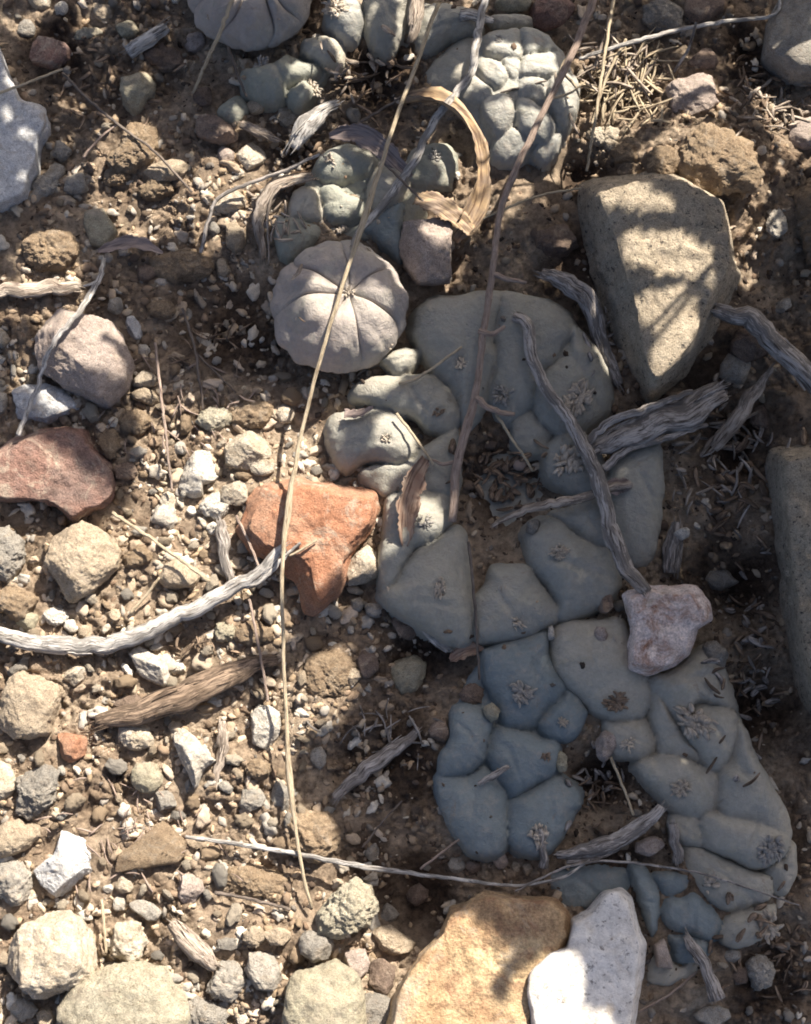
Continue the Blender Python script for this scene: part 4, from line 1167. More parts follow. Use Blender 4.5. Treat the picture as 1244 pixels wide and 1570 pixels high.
cactus('long dull grey cactus of overlapping plates under the pinkish-white stone',
       [(860, 970), (950, 960), (1080, 1000), (1120, 1060), (1150, 1140), (1205, 1260), (1200, 1310), (1150, 1310), (1060, 1280), (990, 1180), (930, 1150), (900, 1080)], 22, 28, 'skin_dull', [
           ([(850, 968), (880, 955), (920, 952), (955, 955), (975, 1000), (995, 1037), (1000, 1060), (995, 1085), (980, 1098), (955, 1103), (930, 1100), (905, 1085), (885, 1062), (862, 1040), (850, 1010)], dict(a=(944, 1076, 15, 16), h=32, s=(0, 4))),
           ([(930, 1110), (956, 1106), (980, 1101), (997, 1106), (1004, 1145), (987, 1162), (956, 1164), (935, 1150)], dict(a=(962, 1142, 11, 10), h=22, dz=-4)),
           ([(997, 1041), (1040, 1022), (1079, 993), (1108, 1012), (1127, 1060), (1126, 1090), (1074, 1077), (1055, 1094), (1040, 1109), (1011, 1075)], dict(h=32, s=(-4, 2))),
           ([(996, 1042), (1012, 1075), (1040, 1110), (1075, 1160), (1098, 1178), (1050, 1168), (1010, 1157), (1004, 1120), (998, 1090)], dict(h=24, dz=-2)),
           ([(1050, 1096), (1075, 1076), (1126, 1090), (1132, 1120), (1122, 1160), (1105, 1182), (1085, 1176), (1060, 1140), (1040, 1112)], dict(a=(1068, 1108, 20, 24), h=32, dz=4)),
           ([(1126, 1094), (1150, 1130), (1165, 1160), (1180, 1195), (1205, 1240), (1215, 1280), (1200, 1298), (1150, 1268), (1110, 1250), (1102, 1190), (1122, 1160)], dict(h=34, s=(-5, 0))),
           ([(985, 1166), (1030, 1156), (1070, 1170), (1105, 1190), (1108, 1220), (1095, 1247), (1060, 1252), (1030, 1240), (1000, 1212), (980, 1186)], dict(a=(1042, 1210, 19, 20), h=28)),
           ([(1079, 1246), (1120, 1246), (1165, 1258), (1207, 1280), (1205, 1305), (1177, 1328), (1154, 1331), (1120, 1315), (1088, 1299), (1078, 1276)], dict(a=(1180, 1303, 21, 20), h=34, s=(0, -4))),
           ([(1033, 1247), (1078, 1250), (1086, 1296), (1050, 1296), (1030, 1275)], dict(h=18, dz=-6)),
           ([(1205, 1292), (1222, 1300), (1223, 1340), (1205, 1372), (1180, 1362), (1172, 1332), (1195, 1312)], dict(h=18, dz=-12)),
       ])

cactus('low blue-grey cactus with a woody stub, beside the chalk-white stone',
       [(900, 1340), (1000, 1330), (1070, 1310), (1170, 1340), (1185, 1400), (1140, 1450), (1070, 1480), (1000, 1480), (990, 1400)], 6, 26, 'skin_blue', [
           ([(1050, 1298), (1088, 1302), (1120, 1319), (1154, 1334), (1184, 1345), (1180, 1376), (1154, 1387), (1120, 1398), (1097, 1390), (1074, 1367), (1058, 1344)], dict(a=(1092, 1358, 14, 14), h=28, dz=4, mat='skin_dull')),
           ([(1106, 1424), (1115, 1406), (1143, 1394), (1165, 1385), (1188, 1386), (1187, 1413), (1166, 1443), (1138, 1452), (1113, 1447)], dict(a=(1178, 1420, 17, 14), h=28, mat='skin_dull')),
           ([(1018, 1381), (1040, 1376), (1063, 1365), (1088, 1388), (1104, 1408), (1107, 1431), (1092, 1448), (1063, 1436), (1028, 1426), (1016, 1408)], dict(h=28)),
           ([(999, 1340), (1028, 1335), (1056, 1340), (1061, 1362), (1040, 1374), (1017, 1377), (1006, 1358)], dict(h=18)),
           ([(965, 1330), (987, 1328), (1006, 1358), (1012, 1381), (1007, 1426), (999, 1436), (985, 1400), (976, 1376)], dict(h=26)),
           ([(1022, 1432), (1063, 1437), (1092, 1450), (1080, 1473), (1040, 1480), (1026, 1456)], dict(h=22, dz=-6)),
           ([(840, 1340), (900, 1325), (965, 1330), (975, 1370), (930, 1378), (880, 1400), (850, 1372)], dict(h=22, dz=-12)),
           ([(996, 1462), (1040, 1482), (1076, 1472), (1062, 1500), (1022, 1511), (994, 1502)], dict(h=18, dz=-12, mat='skin_dull')),
       ])

cactus('pale grey cactus with blocky plates half in sunlight, under the thick dry stem',
       [(700, 130), (745, 60), (850, 60), (880, 120), (870, 190), (845, 225), (790, 248), (745, 220)], 24, 26, 'skin_pale', [
           ([(743, 56), (775, 46), (798, 45), (799, 92), (775, 97), (753, 93), (740, 74)], dict(a=(765, 66, 7, 7), h=32)),
           ([(800, 45), (823, 45), (846, 58), (856, 76), (828, 85), (803, 90)], dict(h=32)),
           ([(801, 94), (828, 87), (856, 80), (863, 101), (858, 121), (823, 129), (797, 128)], dict(h=28)),
           ([(770, 97), (794, 96), (794, 126), (785, 134), (775, 121)], dict(h=20)),
           ([(731, 99), (751, 95), (768, 108), (778, 130), (763, 143), (746, 136), (731, 117)], dict(h=30)),
           ([(702, 143), (722, 122), (744, 137), (754, 155), (744, 165), (720, 167)], dict(h=26)),
           ([(654, 108), (700, 60), (727, 54), (737, 84), (721, 120), (698, 146), (664, 136)], dict(h=26, dz=-8, mat='skin_dull')),
           ([(735, 169), (751, 156), (773, 156), (786, 174), (783, 198), (765, 218), (745, 201)], dict(h=34, dz=4)),
           ([(790, 166), (814, 163), (840, 183), (848, 203), (833, 223), (809, 218), (793, 200)], dict(h=32, dz=4)),
           ([(797, 130), (835, 129), (832, 165), (814, 164), (793, 164)], dict(h=20)),
           ([(857, 116), (881, 121), (887, 149), (872, 193), (857, 198), (845, 178), (839, 164), (839, 133)], dict(h=26)),
           ([(754, 225), (785, 203), (807, 219), (807, 241), (775, 257), (752, 247)], dict(h=26, dz=-2)),
           ([(815, 238), (850, 210), (858, 224), (835, 252)], dict(h=20, dz=-4)),
       ], 4, 3.6, 1.6, (795, 140, 118, 26), 0.62)

cactus('greenish cactus cluster behind the round pinkish button, crossed by dry stems',
       [(440, 340), (490, 250), (560, 235), (640, 240), (695, 250), (680, 300), (615, 380), (560, 370), (440, 385)], 14, 26, 'skin_green', [
           ([(482, 262), (489, 243), (508, 228), (535, 221), (564, 232), (577, 252), (564, 268), (540, 277), (516, 285), (492, 277)], dict(a=(504, 246, 11, 10), h=30)),
           ([(492, 289), (516, 286), (535, 299), (555, 308), (558, 334), (535, 347), (506, 345), (494, 322)], dict(a=(522, 346, 10, 10), h=30)),
           ([(448, 297), (480, 288), (493, 315), (493, 340), (468, 340), (442, 335)], dict(h=24, mat='skin_dull')),
           ([(424, 331), (444, 334), (472, 340), (492, 355), (470, 381), (436, 398), (421, 364)], dict(h=26)),
           ([(558, 350), (583, 334), (611, 314), (617, 349), (614, 398), (593, 386), (574, 370)], dict(h=24, mat='skin_blue')),
           ([(631, 236), (656, 222), (686, 222), (700, 252), (690, 285), (656, 290), (631, 282), (623, 260)], dict(a=(668, 240, 11, 10), h=28)),
           ([(580, 252), (620, 255), (630, 285), (610, 312), (582, 330), (562, 306), (566, 275)], dict(h=22, mat='skin_dull')),
       ], 4, 2.8, 1.4, None, 0.85)

cactus('small green-grey cactus with wool tufts beneath the half-seen pinkish button',
       [(375, 130), (430, 95), (480, 70), (520, 75), (515, 105), (475, 150), (430, 160)], 12, 24, 'skin_green', [
           ([(371, 130), (374, 111), (395, 106), (424, 96), (439, 84), (463, 92), (487, 97), (482, 117), (446, 136), (434, 155), (410, 158), (383, 146)], dict(a=(402, 98, 13, 12), h=30)),
           ([(444, 140), (470, 124), (481, 145), (464, 165), (444, 160)], dict(a=(480, 130, 11, 12), h=26)),
           ([(463, 82), (470, 60), (523, 65), (527, 96), (511, 105), (482, 92)], dict(h=26, mat='skin_dull')),
           ([(495, 30), (510, 5), (540, -2), (557, 25), (550, 60), (530, 69), (508, 55)], dict(a=(512, 16, 14, 16), h=34, mat='skin_pale')),
           ([(334, 170), (366, 145), (380, 168), (362, 191), (340, 187)], dict(h=18, dz=-8)),
       ])

cactus('shaded grey-green cactus behind the pale wood chip',
       [(560, 0), (640, 0), (730, 25), (735, 48), (660, 76), (600, 78), (565, 50)], 10, 24, 'skin_grey', [
           ([(558, 40), (560, 0), (600, -14), (636, -6), (626, 30), (602, 80), (575, 76)], dict(h=30)),
           ([(638, 22), (660, 8), (700, 10), (732, 22), (736, 50), (700, 62), (660, 80), (640, 70)], dict(h=28)),
           ([(748, 26), (810, 22), (816, 38), (762, 46)], dict(h=18, dz=-4, mat='skin_dull')),
       ])


def button(label, cx, cy, R, H, z0, grooves, mat, apex=(0, 0), seed=1, depth=0.10):
    """round ribbed cactus head: each rib its own child"""
    zc = z0 + H * 0.42
    C = P(cx, cy, zc)
    root = empty('cactus', (C[0], C[1], 0), label, 'cactus')
    RU, HU = R * U, H * U
    k = len(grooves)
    g = sorted(grooves)
    na, nt = 22, 30
    # t: 0 apex .. 1 widest .. 1.6 tucked under
    for i in range(k):
        a0, a1 = math.radians(g[i]), math.radians(g[(i + 1) % k] + (360 if i == k - 1 else 0))
        V = []
        for it in range(nt + 1):
            t = it / nt * 1.62
            for ia in range(na + 1):
                s = ia / na
                wob = 0.10 * math.sin(t * 3.1 + g[i]) + 0.03 * math.sin(t * 9 + g[i] * 2)
                wob2 = 0.10 * math.sin(t * 3.1 + g[(i + 1) % k]) + 0.03 * math.sin(t * 9 + g[(i + 1) % k] * 2)
                th = a0 + wob + (a1 + wob2 - a0 - wob) * s
                ph = t * math.pi / 2
                rad = math.sin(min(ph, math.pi)) ** 0.82 if ph < math.pi else 0
                if t > 1:
                    rad = 1 - 0.55 * (t - 1) ** 1.6
                zz = max(math.cos(ph), -1)
                zz = math.copysign(abs(zz) ** 1.25, zz) if t < 1 else zz
                prof = max(0.0, math.sin(math.pi * s)) ** 0.27
                prof = prof + (1 - prof) * (0.45 * (0.5 + 0.5 * math.sin(g[i] * 5)) * (1 - s) + 0.45 * (0.5 + 0.5 * math.sin(g[(i + 1) % k] * 5)) * s)
                gfade = min(1, t / 0.25) * (1 - 0.75 * min(1, max(0, (t - 0.5) / 0.35)))
                push = 1 - depth * gfade * (1 - prof)
                lift = (prof - 1) * 0.11 * gfade * (1 - 0.5 * min(1, t))
                crown = -0.22 * math.exp(-(t / 0.17) ** 2)
                ox, oy = apex[0] * U * max(0, 1 - t) , apex[1] * U * max(0, 1 - t)
                x = math.cos(th) * rad * RU * push + ox
                y = math.sin(th) * rad * RU * push + oy
                z = zc * U + HU * (0.58 * zz + (lift + crown) if t <= 1 else 0.42 * zz + lift)
                V.append((x + C[0], y + C[1], z))
        V = np.array(V)
        q = V / (R * U)
        nz = fbm(q * 2.3 + seed, 3, seed)
        d = V - np.array((C[0], C[1], zc * U))
        d /= np.linalg.norm(d, axis=1)[:, None] + 1e-9
        s_ = np.tile(np.arange(na + 1) / na, nt + 1)
        wgt = np.sin(np.pi * s_) ** 0.8          # zero on the shared groove edges
        V = V + d * ((nz * 0.11 + 0.045 * fbm(q * 7 + seed, 3, seed + 2)) * R * U * wgt)[:, None]
        F = []
        for it in range(nt):
            for ia in range(na):
                b = it * (na + 1) + ia
                F.append((b, b + na + 1, b + na + 2, b + 1))
        me = mesh_from('rib', V - np.array(root.location), F)
        rb = link('rib', me, M[mat], root)
        if i % 2 == 0 and k < 20:
            s = int(na / 2) + (i % 3 - 1) * 4
            b = int(nt * (0.34 + 0.08 * (i % 3))) * (na + 1) + s
            tm = tuft_mesh((3.0 + 2.2 * (i % 3)) * U, 5 + 2 * i, 50 + i)
            t = link('areole_tuft', tm, M['wool'], rb)
            t.location = Vector(V[b]) - root.location + Vector((0, 0, 0.0001))
    tm = tuft_mesh(9 * U, 16, seed)
    t = link('crown_tuft', tm, M['wool'], root)
    t.location = Vector((C[0] + apex[0] * U, C[1] + apex[1] * U, zc * U + HU * 0.40)) - root.location
    th = np.linspace(0, 2 * math.pi, 20, endpoint=False)
    SURF.append(([(cx + R * math.cos(a), cy + R * math.sin(a)) for a in th], z0 + H))
    return root


button('round pinkish-grey cactus button with radial grooves, half in sun', 521, 471, 103, 126, -4, [139, 87, 32, -24, -75, -114, -172], 'skin_pink', (15, 9), 5)
button('smooth pinkish cactus button cut off at its crown, beside a straw stem', 388, -20, 104, 104, -2, [200, 247, 290, 318, 10, 55, 100, 150], 'skin_pink', (8, 0), 11)


def surf(px, py):
    """height in px of whatever big thing lies under a pixel"""
    z = tz(px, py)
    for _ in range(3):
        q = P(px, py, z)
        k = float(CH(np.array(q[0]), np.array(q[1]))) / U
        z = max(tz(px, py), k)
    for poly, top in SURF[-2:]:
        if inside(poly, np.array(px), np.array(py)):
            z = max(z, top - 2)
    return z


# ------------------------------------------------------------------ wood, stems, leaves
def spline(pts, n):
    p = np.array(pts, dtype=float)
    m = len(p)
    if m == 2:
        return np.array([p[0] + (p[1] - p[0]) * t for t in np.linspace(0, 1, n)])
    q = np.vstack([2 * p[0] - p[1], p, 2 * p[-1] - p[-2]])
    d = np.linalg.norm(np.diff(p[:, :2], axis=0), axis=1)
    cum = np.concatenate([[0], np.cumsum(d)])
    out = []
    for t in np.linspace(0, cum[-1], n):
        i = min(int(np.searchsorted(cum, t, side='right') - 1), m - 2)
        u = (t - cum[i]) / max(d[i], 1e-9)
        a, b, c, e = q[i], q[i + 1], q[i + 2], q[i + 3]
        out.append(0.5 * (2 * b + (c - a) * u + (2 * a - 5 * b + 4 * c - e) * u * u + (3 * b - a - 3 * c + e) * u ** 3))
    return np.array(out)


def px_to_w(s):
    return np.array([P(a, b, c) for a, b, c in s])


def stick(name, label, pts, width, mat, cat, seed=1, taper=(1, 1, 1), seg=16, lumps=0.16, flat=0.8, n=None, side=(), group=None, jit=1.3):
    """pts: (x, y, z px above the soil). side: extra branch polylines (pts, width) that belong to the piece"""
    parts = []
    for k, (pp, wd, tp) in enumerate([(pts, width, taper)] + [(a, b, (1, 0.9, 0.5)) for a, b in side]):
        L = sum(math.dist(pp[i][:2], pp[i + 1][:2]) for i in range(len(pp) - 1))
        nn = n or int(max(8, min(110, L / max(3.0, wd * 0.25))))
        s = spline(pp, nn)
        if jit:
            q = np.column_stack([np.arange(nn) * 0.35, np.full(nn, seed * 1.7), np.zeros(nn)])
            s[:, 0] += jit * fbm(q, 2, seed) * wd * 0.15
            s[:, 1] += jit * fbm(q + 9, 2, seed + 3) * wd * 0.15
        W = px_to_w(s)
        t = np.linspace(0, 1, nn)
        r = np.interp(t, np.linspace(0, 1, len(tp)), tp) * wd * (0.46 if wd > 9 else 0.40) * U
        kn = random.Random(seed + k * 5)
        for _ in range(max(1, int(L / (wd * 11)))):      # knots and stubs
            kc = kn.random()
            r = r * (1 + kn.uniform(0.05, 0.22) * np.exp(-((t - kc) * L / (wd * 0.6)) ** 2) * (1 if wd > 9 else 0.5))
        parts.append(tube_arrays(W, r, seg if wd > 9 else 7, lumps, seed + k * 11, True, flat))
    if width > 11 and mat in ('drift', 'greywood', 'palewood', 'bark'):
        sr = random.Random(seed * 3 + 1)
        s0 = spline(pts, 40)
        tpw = np.interp(np.linspace(0, 1, 40), np.linspace(0, 1, len(taper)), taper) * width * 0.46
        for _ in range(int(10 + 0.04 * sum(math.dist(pts[i][:2], pts[i + 1][:2]) for i in range(len(pts) - 1)))):
            e = sr.choice([0, 39, sr.randrange(2, 37), sr.randrange(2, 37)])
            d_ = (s0[min(e + 1, 39)] - s0[max(e - 1, 0)])
            d_ = d_ / (np.linalg.norm(d_) + 1e-9) * (-1 if e == 0 else 1 if e == 39 else sr.choice([-1, 1]))
            nn_ = np.array((-d_[1], d_[0], 0))
            off_ = sr.uniform(-0.85, 0.85) * tpw[e]
            zo = math.sqrt(max(0.05, 1 - (off_ / (tpw[e] + 1e-9)) ** 2)) * tpw[e] * flat * 0.9
            L_ = width * sr.uniform(0.5, 1.3)
            b0 = s0[e] + nn_ * off_ + np.array((0, 0, zo)) - d_ * L_ * (0.6 if e in (0, 39) else 0.5)
            sp_ = [b0, b0 + d_ * L_ * 0.5 + np.array((0, 0, 0.3)), b0 + d_ * L_ + nn_ * sr.uniform(-0.12, 0.12) * L_ + np.array((0, 0, sr.uniform(-0.5, 2.5)))]
            w0 = max(1.2, width * sr.uniform(0.05, 0.11)) * 0.5 * U
            parts.append(tube_arrays(px_to_w(spline(sp_, 6)), np.array([0.7, 1, 1, 0.9, 0.6, 0.2]) * w0, 5, 0.2, seed + 50, True, 0.7))
    me = join_tubes(name, parts)
    v = np.zeros(len(me.vertices) * 3, dtype=np.float32)
    me.vertices.foreach_get('co', v)
    v = v.reshape(-1, 3)
    c = v.mean(0)
    c[2] = v[:, 2].min()
    me.vertices.foreach_set('co', (v - c).ravel())
    me.update()
    o = link(name, me, M[mat], None, tuple(c))
    tag(o, label, cat, group)
    return o


stick('driftwood', 'long bleached white driftwood stick with a dark twisted end', [(-30, 966, 22), (30, 980, 22), (95, 990, 22), (150, 990, 24), (215, 972, 28), (290, 936, 32), (355, 900, 40), (400, 876, 52), (436, 838, 66)], 27, 'drift', 'stick', 3, (0.85, 1, 1.05, 1.05, 1.0, 0.95, 0.8, 0.55), 22, 0.2,
      side=[([(360, 900, 40), (400, 890, 52), (440, 850, 62), (462, 832, 70)], 10)])
stick('twig', 'crooked grey twig lying across the big grey-green cactus', [(790, 484, 68), (808, 500, 74), (818, 555, 78), (845, 605, 78), (880, 655, 76), (903, 700, 76), (925, 760, 74), (938, 820, 70), (960, 870, 72), (990, 908, 90)], 21, 'greywood', 'twig', 5, (0.9, 1, 0.95, 1, 1, 1.1, 1.1, 1.3, 1.3, 1.0), 18, 0.24)
stick('gnarled_wood', 'gnarled twisted grey wood piece against the lichen rock', [(905, 695, 58), (950, 668, 58), (1000, 648, 52), (1050, 628, 46), (1105, 600, 40)], 52, 'greywood', 'wood', 9, (0.5, 0.9, 1.0, 1.15, 0.8), 24, 0.42, 0.65,
      side=[([(890, 690, 66), (930, 650, 72), (985, 628, 70), (1060, 600, 60)], 15), ([(925, 720, 60), (960, 690, 62), (1020, 672, 58), (1085, 650, 50)], 13)])
stick('stick', 'thick grey crooked stick with a blunt pale end beside the lichen rock', [(1098, 475, 62), (1130, 482, 62), (1165, 500, 58), (1205, 540, 52), (1260, 610, 40)], 33, 'greywood', 'stick', 13, (0.75, 1, 1.1, 1.1, 1.0), 20, 0.24)
stick('twig', 'frayed pale twig lying across the big cactus centre', [(756, 806, 42), (790, 788, 52), (830, 775, 58), (880, 768, 62), (925, 752, 66), (968, 744, 66)], 13, 'palewood', 'twig', 17, (0.5, 0.9, 1.2, 1.1, 1.2, 0.8), 12, 0.35)
stick('twig', 'long pale twig with a black burnt joint by the curled golden leaf', [(748, -20, 40), (738, 30, 52), (730, 72, 62), (722, 112, 66), (690, 155, 66), (655, 205, 62), (630, 255, 58), (595, 305, 56), (556, 348, 58), (540, 380, 92)], 14, 'drift', 'twig', 21, (0.9, 1, 1.05, 0.9, 1.1, 1.0, 1.1, 1.1, 0.9, 0.6), 12, 0.22)
stick('stick', 'broken dark grey stick with a splintered end between the blue-grey cacti', [(856, 1312, 46), (900, 1303, 48), (945, 1287, 50), (985, 1262, 52), (1016, 1238, 54)], 24, 'greywood', 'stick', 25, (0.5, 1, 1.1, 1.1, 0.7), 18, 0.34, side=[([(870, 1322, 44), (930, 1310, 46), (990, 1275, 50)], 9)])
stick('twig', 'long thin white twig lying from the gravel towards the blue-grey cacti', [(285, 1282, 20), (350, 1292, 26), (430, 1304, 36), (500, 1318, 36), (565, 1330, 34), (640, 1340, 32), (720, 1350, 36), (800, 1358, 40), (862, 1345, 46), (905, 1318, 50)], 9, 'drift', 'twig', 29, (0.8, 1, 1, 1.1, 1.3, 0.9, 0.8, 0.7, 0.7, 0.5), 8, 0.2)
stick('twig', 'very thin dark twig trailing over the woody-stubbed cactus', [(790, 1366, 52), (880, 1326, 54), (960, 1322, 52), (1060, 1336, 50), (1130, 1356, 50), (1225, 1388, 30)], 5, 'greywood', 'twig', 33, (1, 1, 0.9, 0.8, 0.6), 7, 0.15)
stick('twig', 'thin pale forked twig propped on the dome-shaped grey rock', [(160, 398, 50), (150, 432, 66), (118, 482, 84), (80, 530, 80), (58, 590, 56), (28, 668, 40)], 10, 'drift', 'twig', 37, (0.8, 1.2, 1, 0.8, 0.7, 0.9), 9, 0.25, side=[([(150, 432, 66), (128, 440, 70)], 7)])
stick('wood_stub', 'bleached flattened wood stub beside the dome-shaped rock', [(-25, 447, 18), (40, 444, 20), (90, 440, 20), (122, 441, 18)], 26, 'palewood', 'wood', 41, (1, 1, 1.1, 0.7), 16, 0.3, 0.55)
stick('twig', 'long pale bent twig ending at the big grey-brown block', [(888, 90, 44), (950, 70, 52), (1050, 44, 54), (1120, 32, 54), (1188, 22, 54), (1196, -12, 50)], 9, 'drift', 'twig', 45, (0.8, 1, 1.1, 1, 0.9, 0.7), 9, 0.18)
stick('twig', 'thin grey twig curving round cream pebbles to the shredded wood', [(308, 388, 10), (318, 345, 18), (335, 305, 26), (380, 282, 32), (435, 262, 40), (490, 236, 50)], 8, 'greywood', 'twig', 49, (0.9, 1, 1, 1, 0.9, 0.7), 8, 0.2)
stick('shredded_wood', 'shredded pale bark piece hanging beside the greenish cactus cluster', [(478, 272, 34), (440, 280, 32), (410, 302, 26), (400, 345, 18), (404, 395, 12)], 25, 'palewood', 'wood', 53, (0.6, 1, 1.1, 0.7, 0.4), 16, 0.5, 0.5, side=[([(430, 285, 36), (412, 320, 30), (413, 405, 14)], 7)])
stick('wood_chip', 'short grey wood chip beside the smooth olive pebble', [(194, 80, 16), (222, 62, 20), (258, 38, 18)], 27, 'drift', 'wood', 57, (0.8, 1.1, 0.8), 16, 0.34, 0.6)
stick('wood_chip', 'curved grey and white wood chip near the green-grey cactus', [(446, 228, 24), (465, 196, 32), (500, 168, 34), (515, 160, 30)], 32, 'drift', 'wood', 61, (0.6, 1.1, 0.9, 0.4), 16, 0.4, 0.5)
stick('wood_chip', 'pale upright wood chip beside the shaded grey-green cactus', [(640, -15, 42), (638, 25, 42), (630, 62, 38)], 24, 'palewood', 'wood', 65, (0.9, 1.1, 0.5), 14, 0.45, 0.5)
stick('wood_chip', 'white wood flake beside the burnt pale twig', [(704, 22, 44), (736, 28, 46), (754, 32, 44)], 22, 'drift', 'wood', 66, (0.9, 1.0, 0.5), 14, 0.3, 0.4)
stick('split_wood', 'pale split wood piece with a dark cleft near the flat grey chip', [(262, 1412, 24), (288, 1440, 26), (312, 1466, 24), (330, 1482, 18)], 30, 'palewood', 'wood', 69, (0.6, 1.1, 1.1, 0.6), 18, 0.36, 0.6)
stick('wood_chunk', 'narrow cream wood chunk beside the white triangular stone', [(340, 1106, 18), (344, 1135, 20), (336, 1170, 14), (330, 1205, 8)], 20, 'palewood', 'wood', 73, (0.6, 1, 0.8, 0.4), 14, 0.4)
stick('bark_strip', 'thick brown crumbling bark strip near the driftwood', [(152, 1112, 14), (200, 1096, 24), (260, 1072, 30), (320, 1050, 30), (372, 1030, 24), (420, 1012, 16)], 44, 'bark', 'bark', 77, (0.5, 0.9, 1.1, 1.1, 0.8, 0.4), 22, 0.34, 0.6)
stick('bark_strip', 'shaded grey bark strip on soil beside the dark blue-grey cactus', [(516, 1226, 4), (550, 1190, 10), (595, 1158, 12), (640, 1122, 8)], 24, 'greywood', 'bark', 81, (0.6, 1, 1, 0.5), 14, 0.36, 0.6)
stick('twig', 'dark segmented twig standing among pebbles near the orange sandstone', [(336, 798, 24), (342, 830, 26), (345, 858, 24), (352, 890, 16)], 22, 'greywood', 'twig', 85, (0.7, 1, 0.8, 0.7), 14, 0.5, 0.8)
stick('wood_splinter', 'jagged wood splinter between the thick grey stick and lichen rock', [(1094, 690, 10), (1125, 650, 24), (1150, 610, 30), (1184, 562, 34)], 26, 'palewood', 'wood', 89, (0.6, 1.1, 1.0, 0.2), 16, 0.4, 0.5)
stick('wood_splinter', 'small grey splinter stuck in the dark blue-grey cactus slit', [(736, 1202, 50), (755, 1190, 54), (780, 1176, 58)], 14, 'greywood', 'wood', 93, (0.6, 1, 0.5), 10, 0.4)
stick('woody_stub', 'grey woody stub growing out of the woody-stubbed cactus', [(1052, 1432, 34), (1068, 1460, 40), (1085, 1490, 40), (1100, 1530, 34)], 24, 'greywood', 'wood', 97, (0.5, 0.9, 0.9, 1.3), 16, 0.36)
stick('wood_stub', 'upright brown wood stub behind the pinkish-white stone', [(1040, 800, 20), (1036, 840, 16), (1030, 878, 8)], 30, 'greywood', 'wood', 101, (0.6, 1.0, 0.9), 16, 0.5)
stick('root', 'dark peeling root between the big cactus and the lichen rock', [(830, 418, 36), (868, 432, 44), (900, 462, 40), (918, 505, 30), (928, 545, 20), (946, 590, 20)], 32, 'greywood', 'root', 105, (0.6, 1.1, 1.0, 0.8, 0.8, 0.5), 18, 0.46)
stick('wood_chip', 'thin striped wood chip near the big cactus outer rim', [(645, 960, 20), (662, 976, 22), (688, 998, 16)], 13, 'drift', 'wood', 109, (0.5, 1, 0.9), 10, 0.4)
stick('wood_chip', 'frayed wood stub hanging from the small blue-grey cactus shoulder', [(828, 1270, 56), (832, 1300, 50), (836, 1330, 34)], 15, 'greywood', 'wood', 113, (0.9, 0.8, 1.0), 10, 0.4)
stick('wood_chip', 'short woody bit beside the broken grey stick end', [(1030, 1262, 44), (1036, 1295, 38), (1040, 1322, 28)], 20, 'greywood', 'wood', 117, (0.7, 0.8, 1.0), 12, 0.4)
stick('wood_chip', 'dry shredded bark bit beside the cream angular pebble', [(368, 190, 20), (395, 200, 22), (430, 216, 18)], 20, 'palewood', 'wood', 121, (0.6, 1.1, 0.4), 14, 0.5, 0.5)

# stems: label, points, width, material
stick('grass_straw', 'long pale grass stem arching over the round cactus button and orange stone', [(672, 5, 95), (640, 95, 110), (605, 190, 118), (562, 325, 122), (525, 440, 124), (498, 530, 116), (468, 640, 96), (445, 760, 86), (434, 870, 84), (435, 1000, 66), (443, 1170, 50), (458, 1300, 44), (477, 1392, 24)], 8.5, 'straw', 'grass stem', 131, (1, 1, 0.95, 1, 1, 1.6, 0.95, 0.95, 0.9, 0.9, 0.9, 1.0, 1.7, 0.9, 0.9, 0.85, 0.85, 0.9, 1.6, 0.8, 0.8, 0.7), 8, 0.12)
stick('dry_weed', 'thick pinkish-brown dry stem with little side spurs over the big cactus', [(912, -10, 70), (890, 55, 78), (850, 140, 86), (800, 240, 86), (768, 325, 84), (755, 420, 86), (742, 510, 84), (730, 600, 78), (715, 660, 72), (702, 705, 66), (697, 750, 58), (694, 800, 50)], 11.5, 'stem', 'stem', 135, (1.3, 1.1, 1, 0.95, 1.05, 1, 1, 1, 1, 1.4, 1.4, 1.2), 9, 0.1,
      side=[([(757, 420, 86), (775, 428, 90), (808, 432, 84)], 10), ([(735, 507, 84), (755, 513, 92), (775, 500, 92)], 10), ([(730, 610, 78), (750, 626, 82), (790, 636, 72)], 12), ([(704, 705, 64), (680, 712, 60), (655, 700, 58)], 8)])
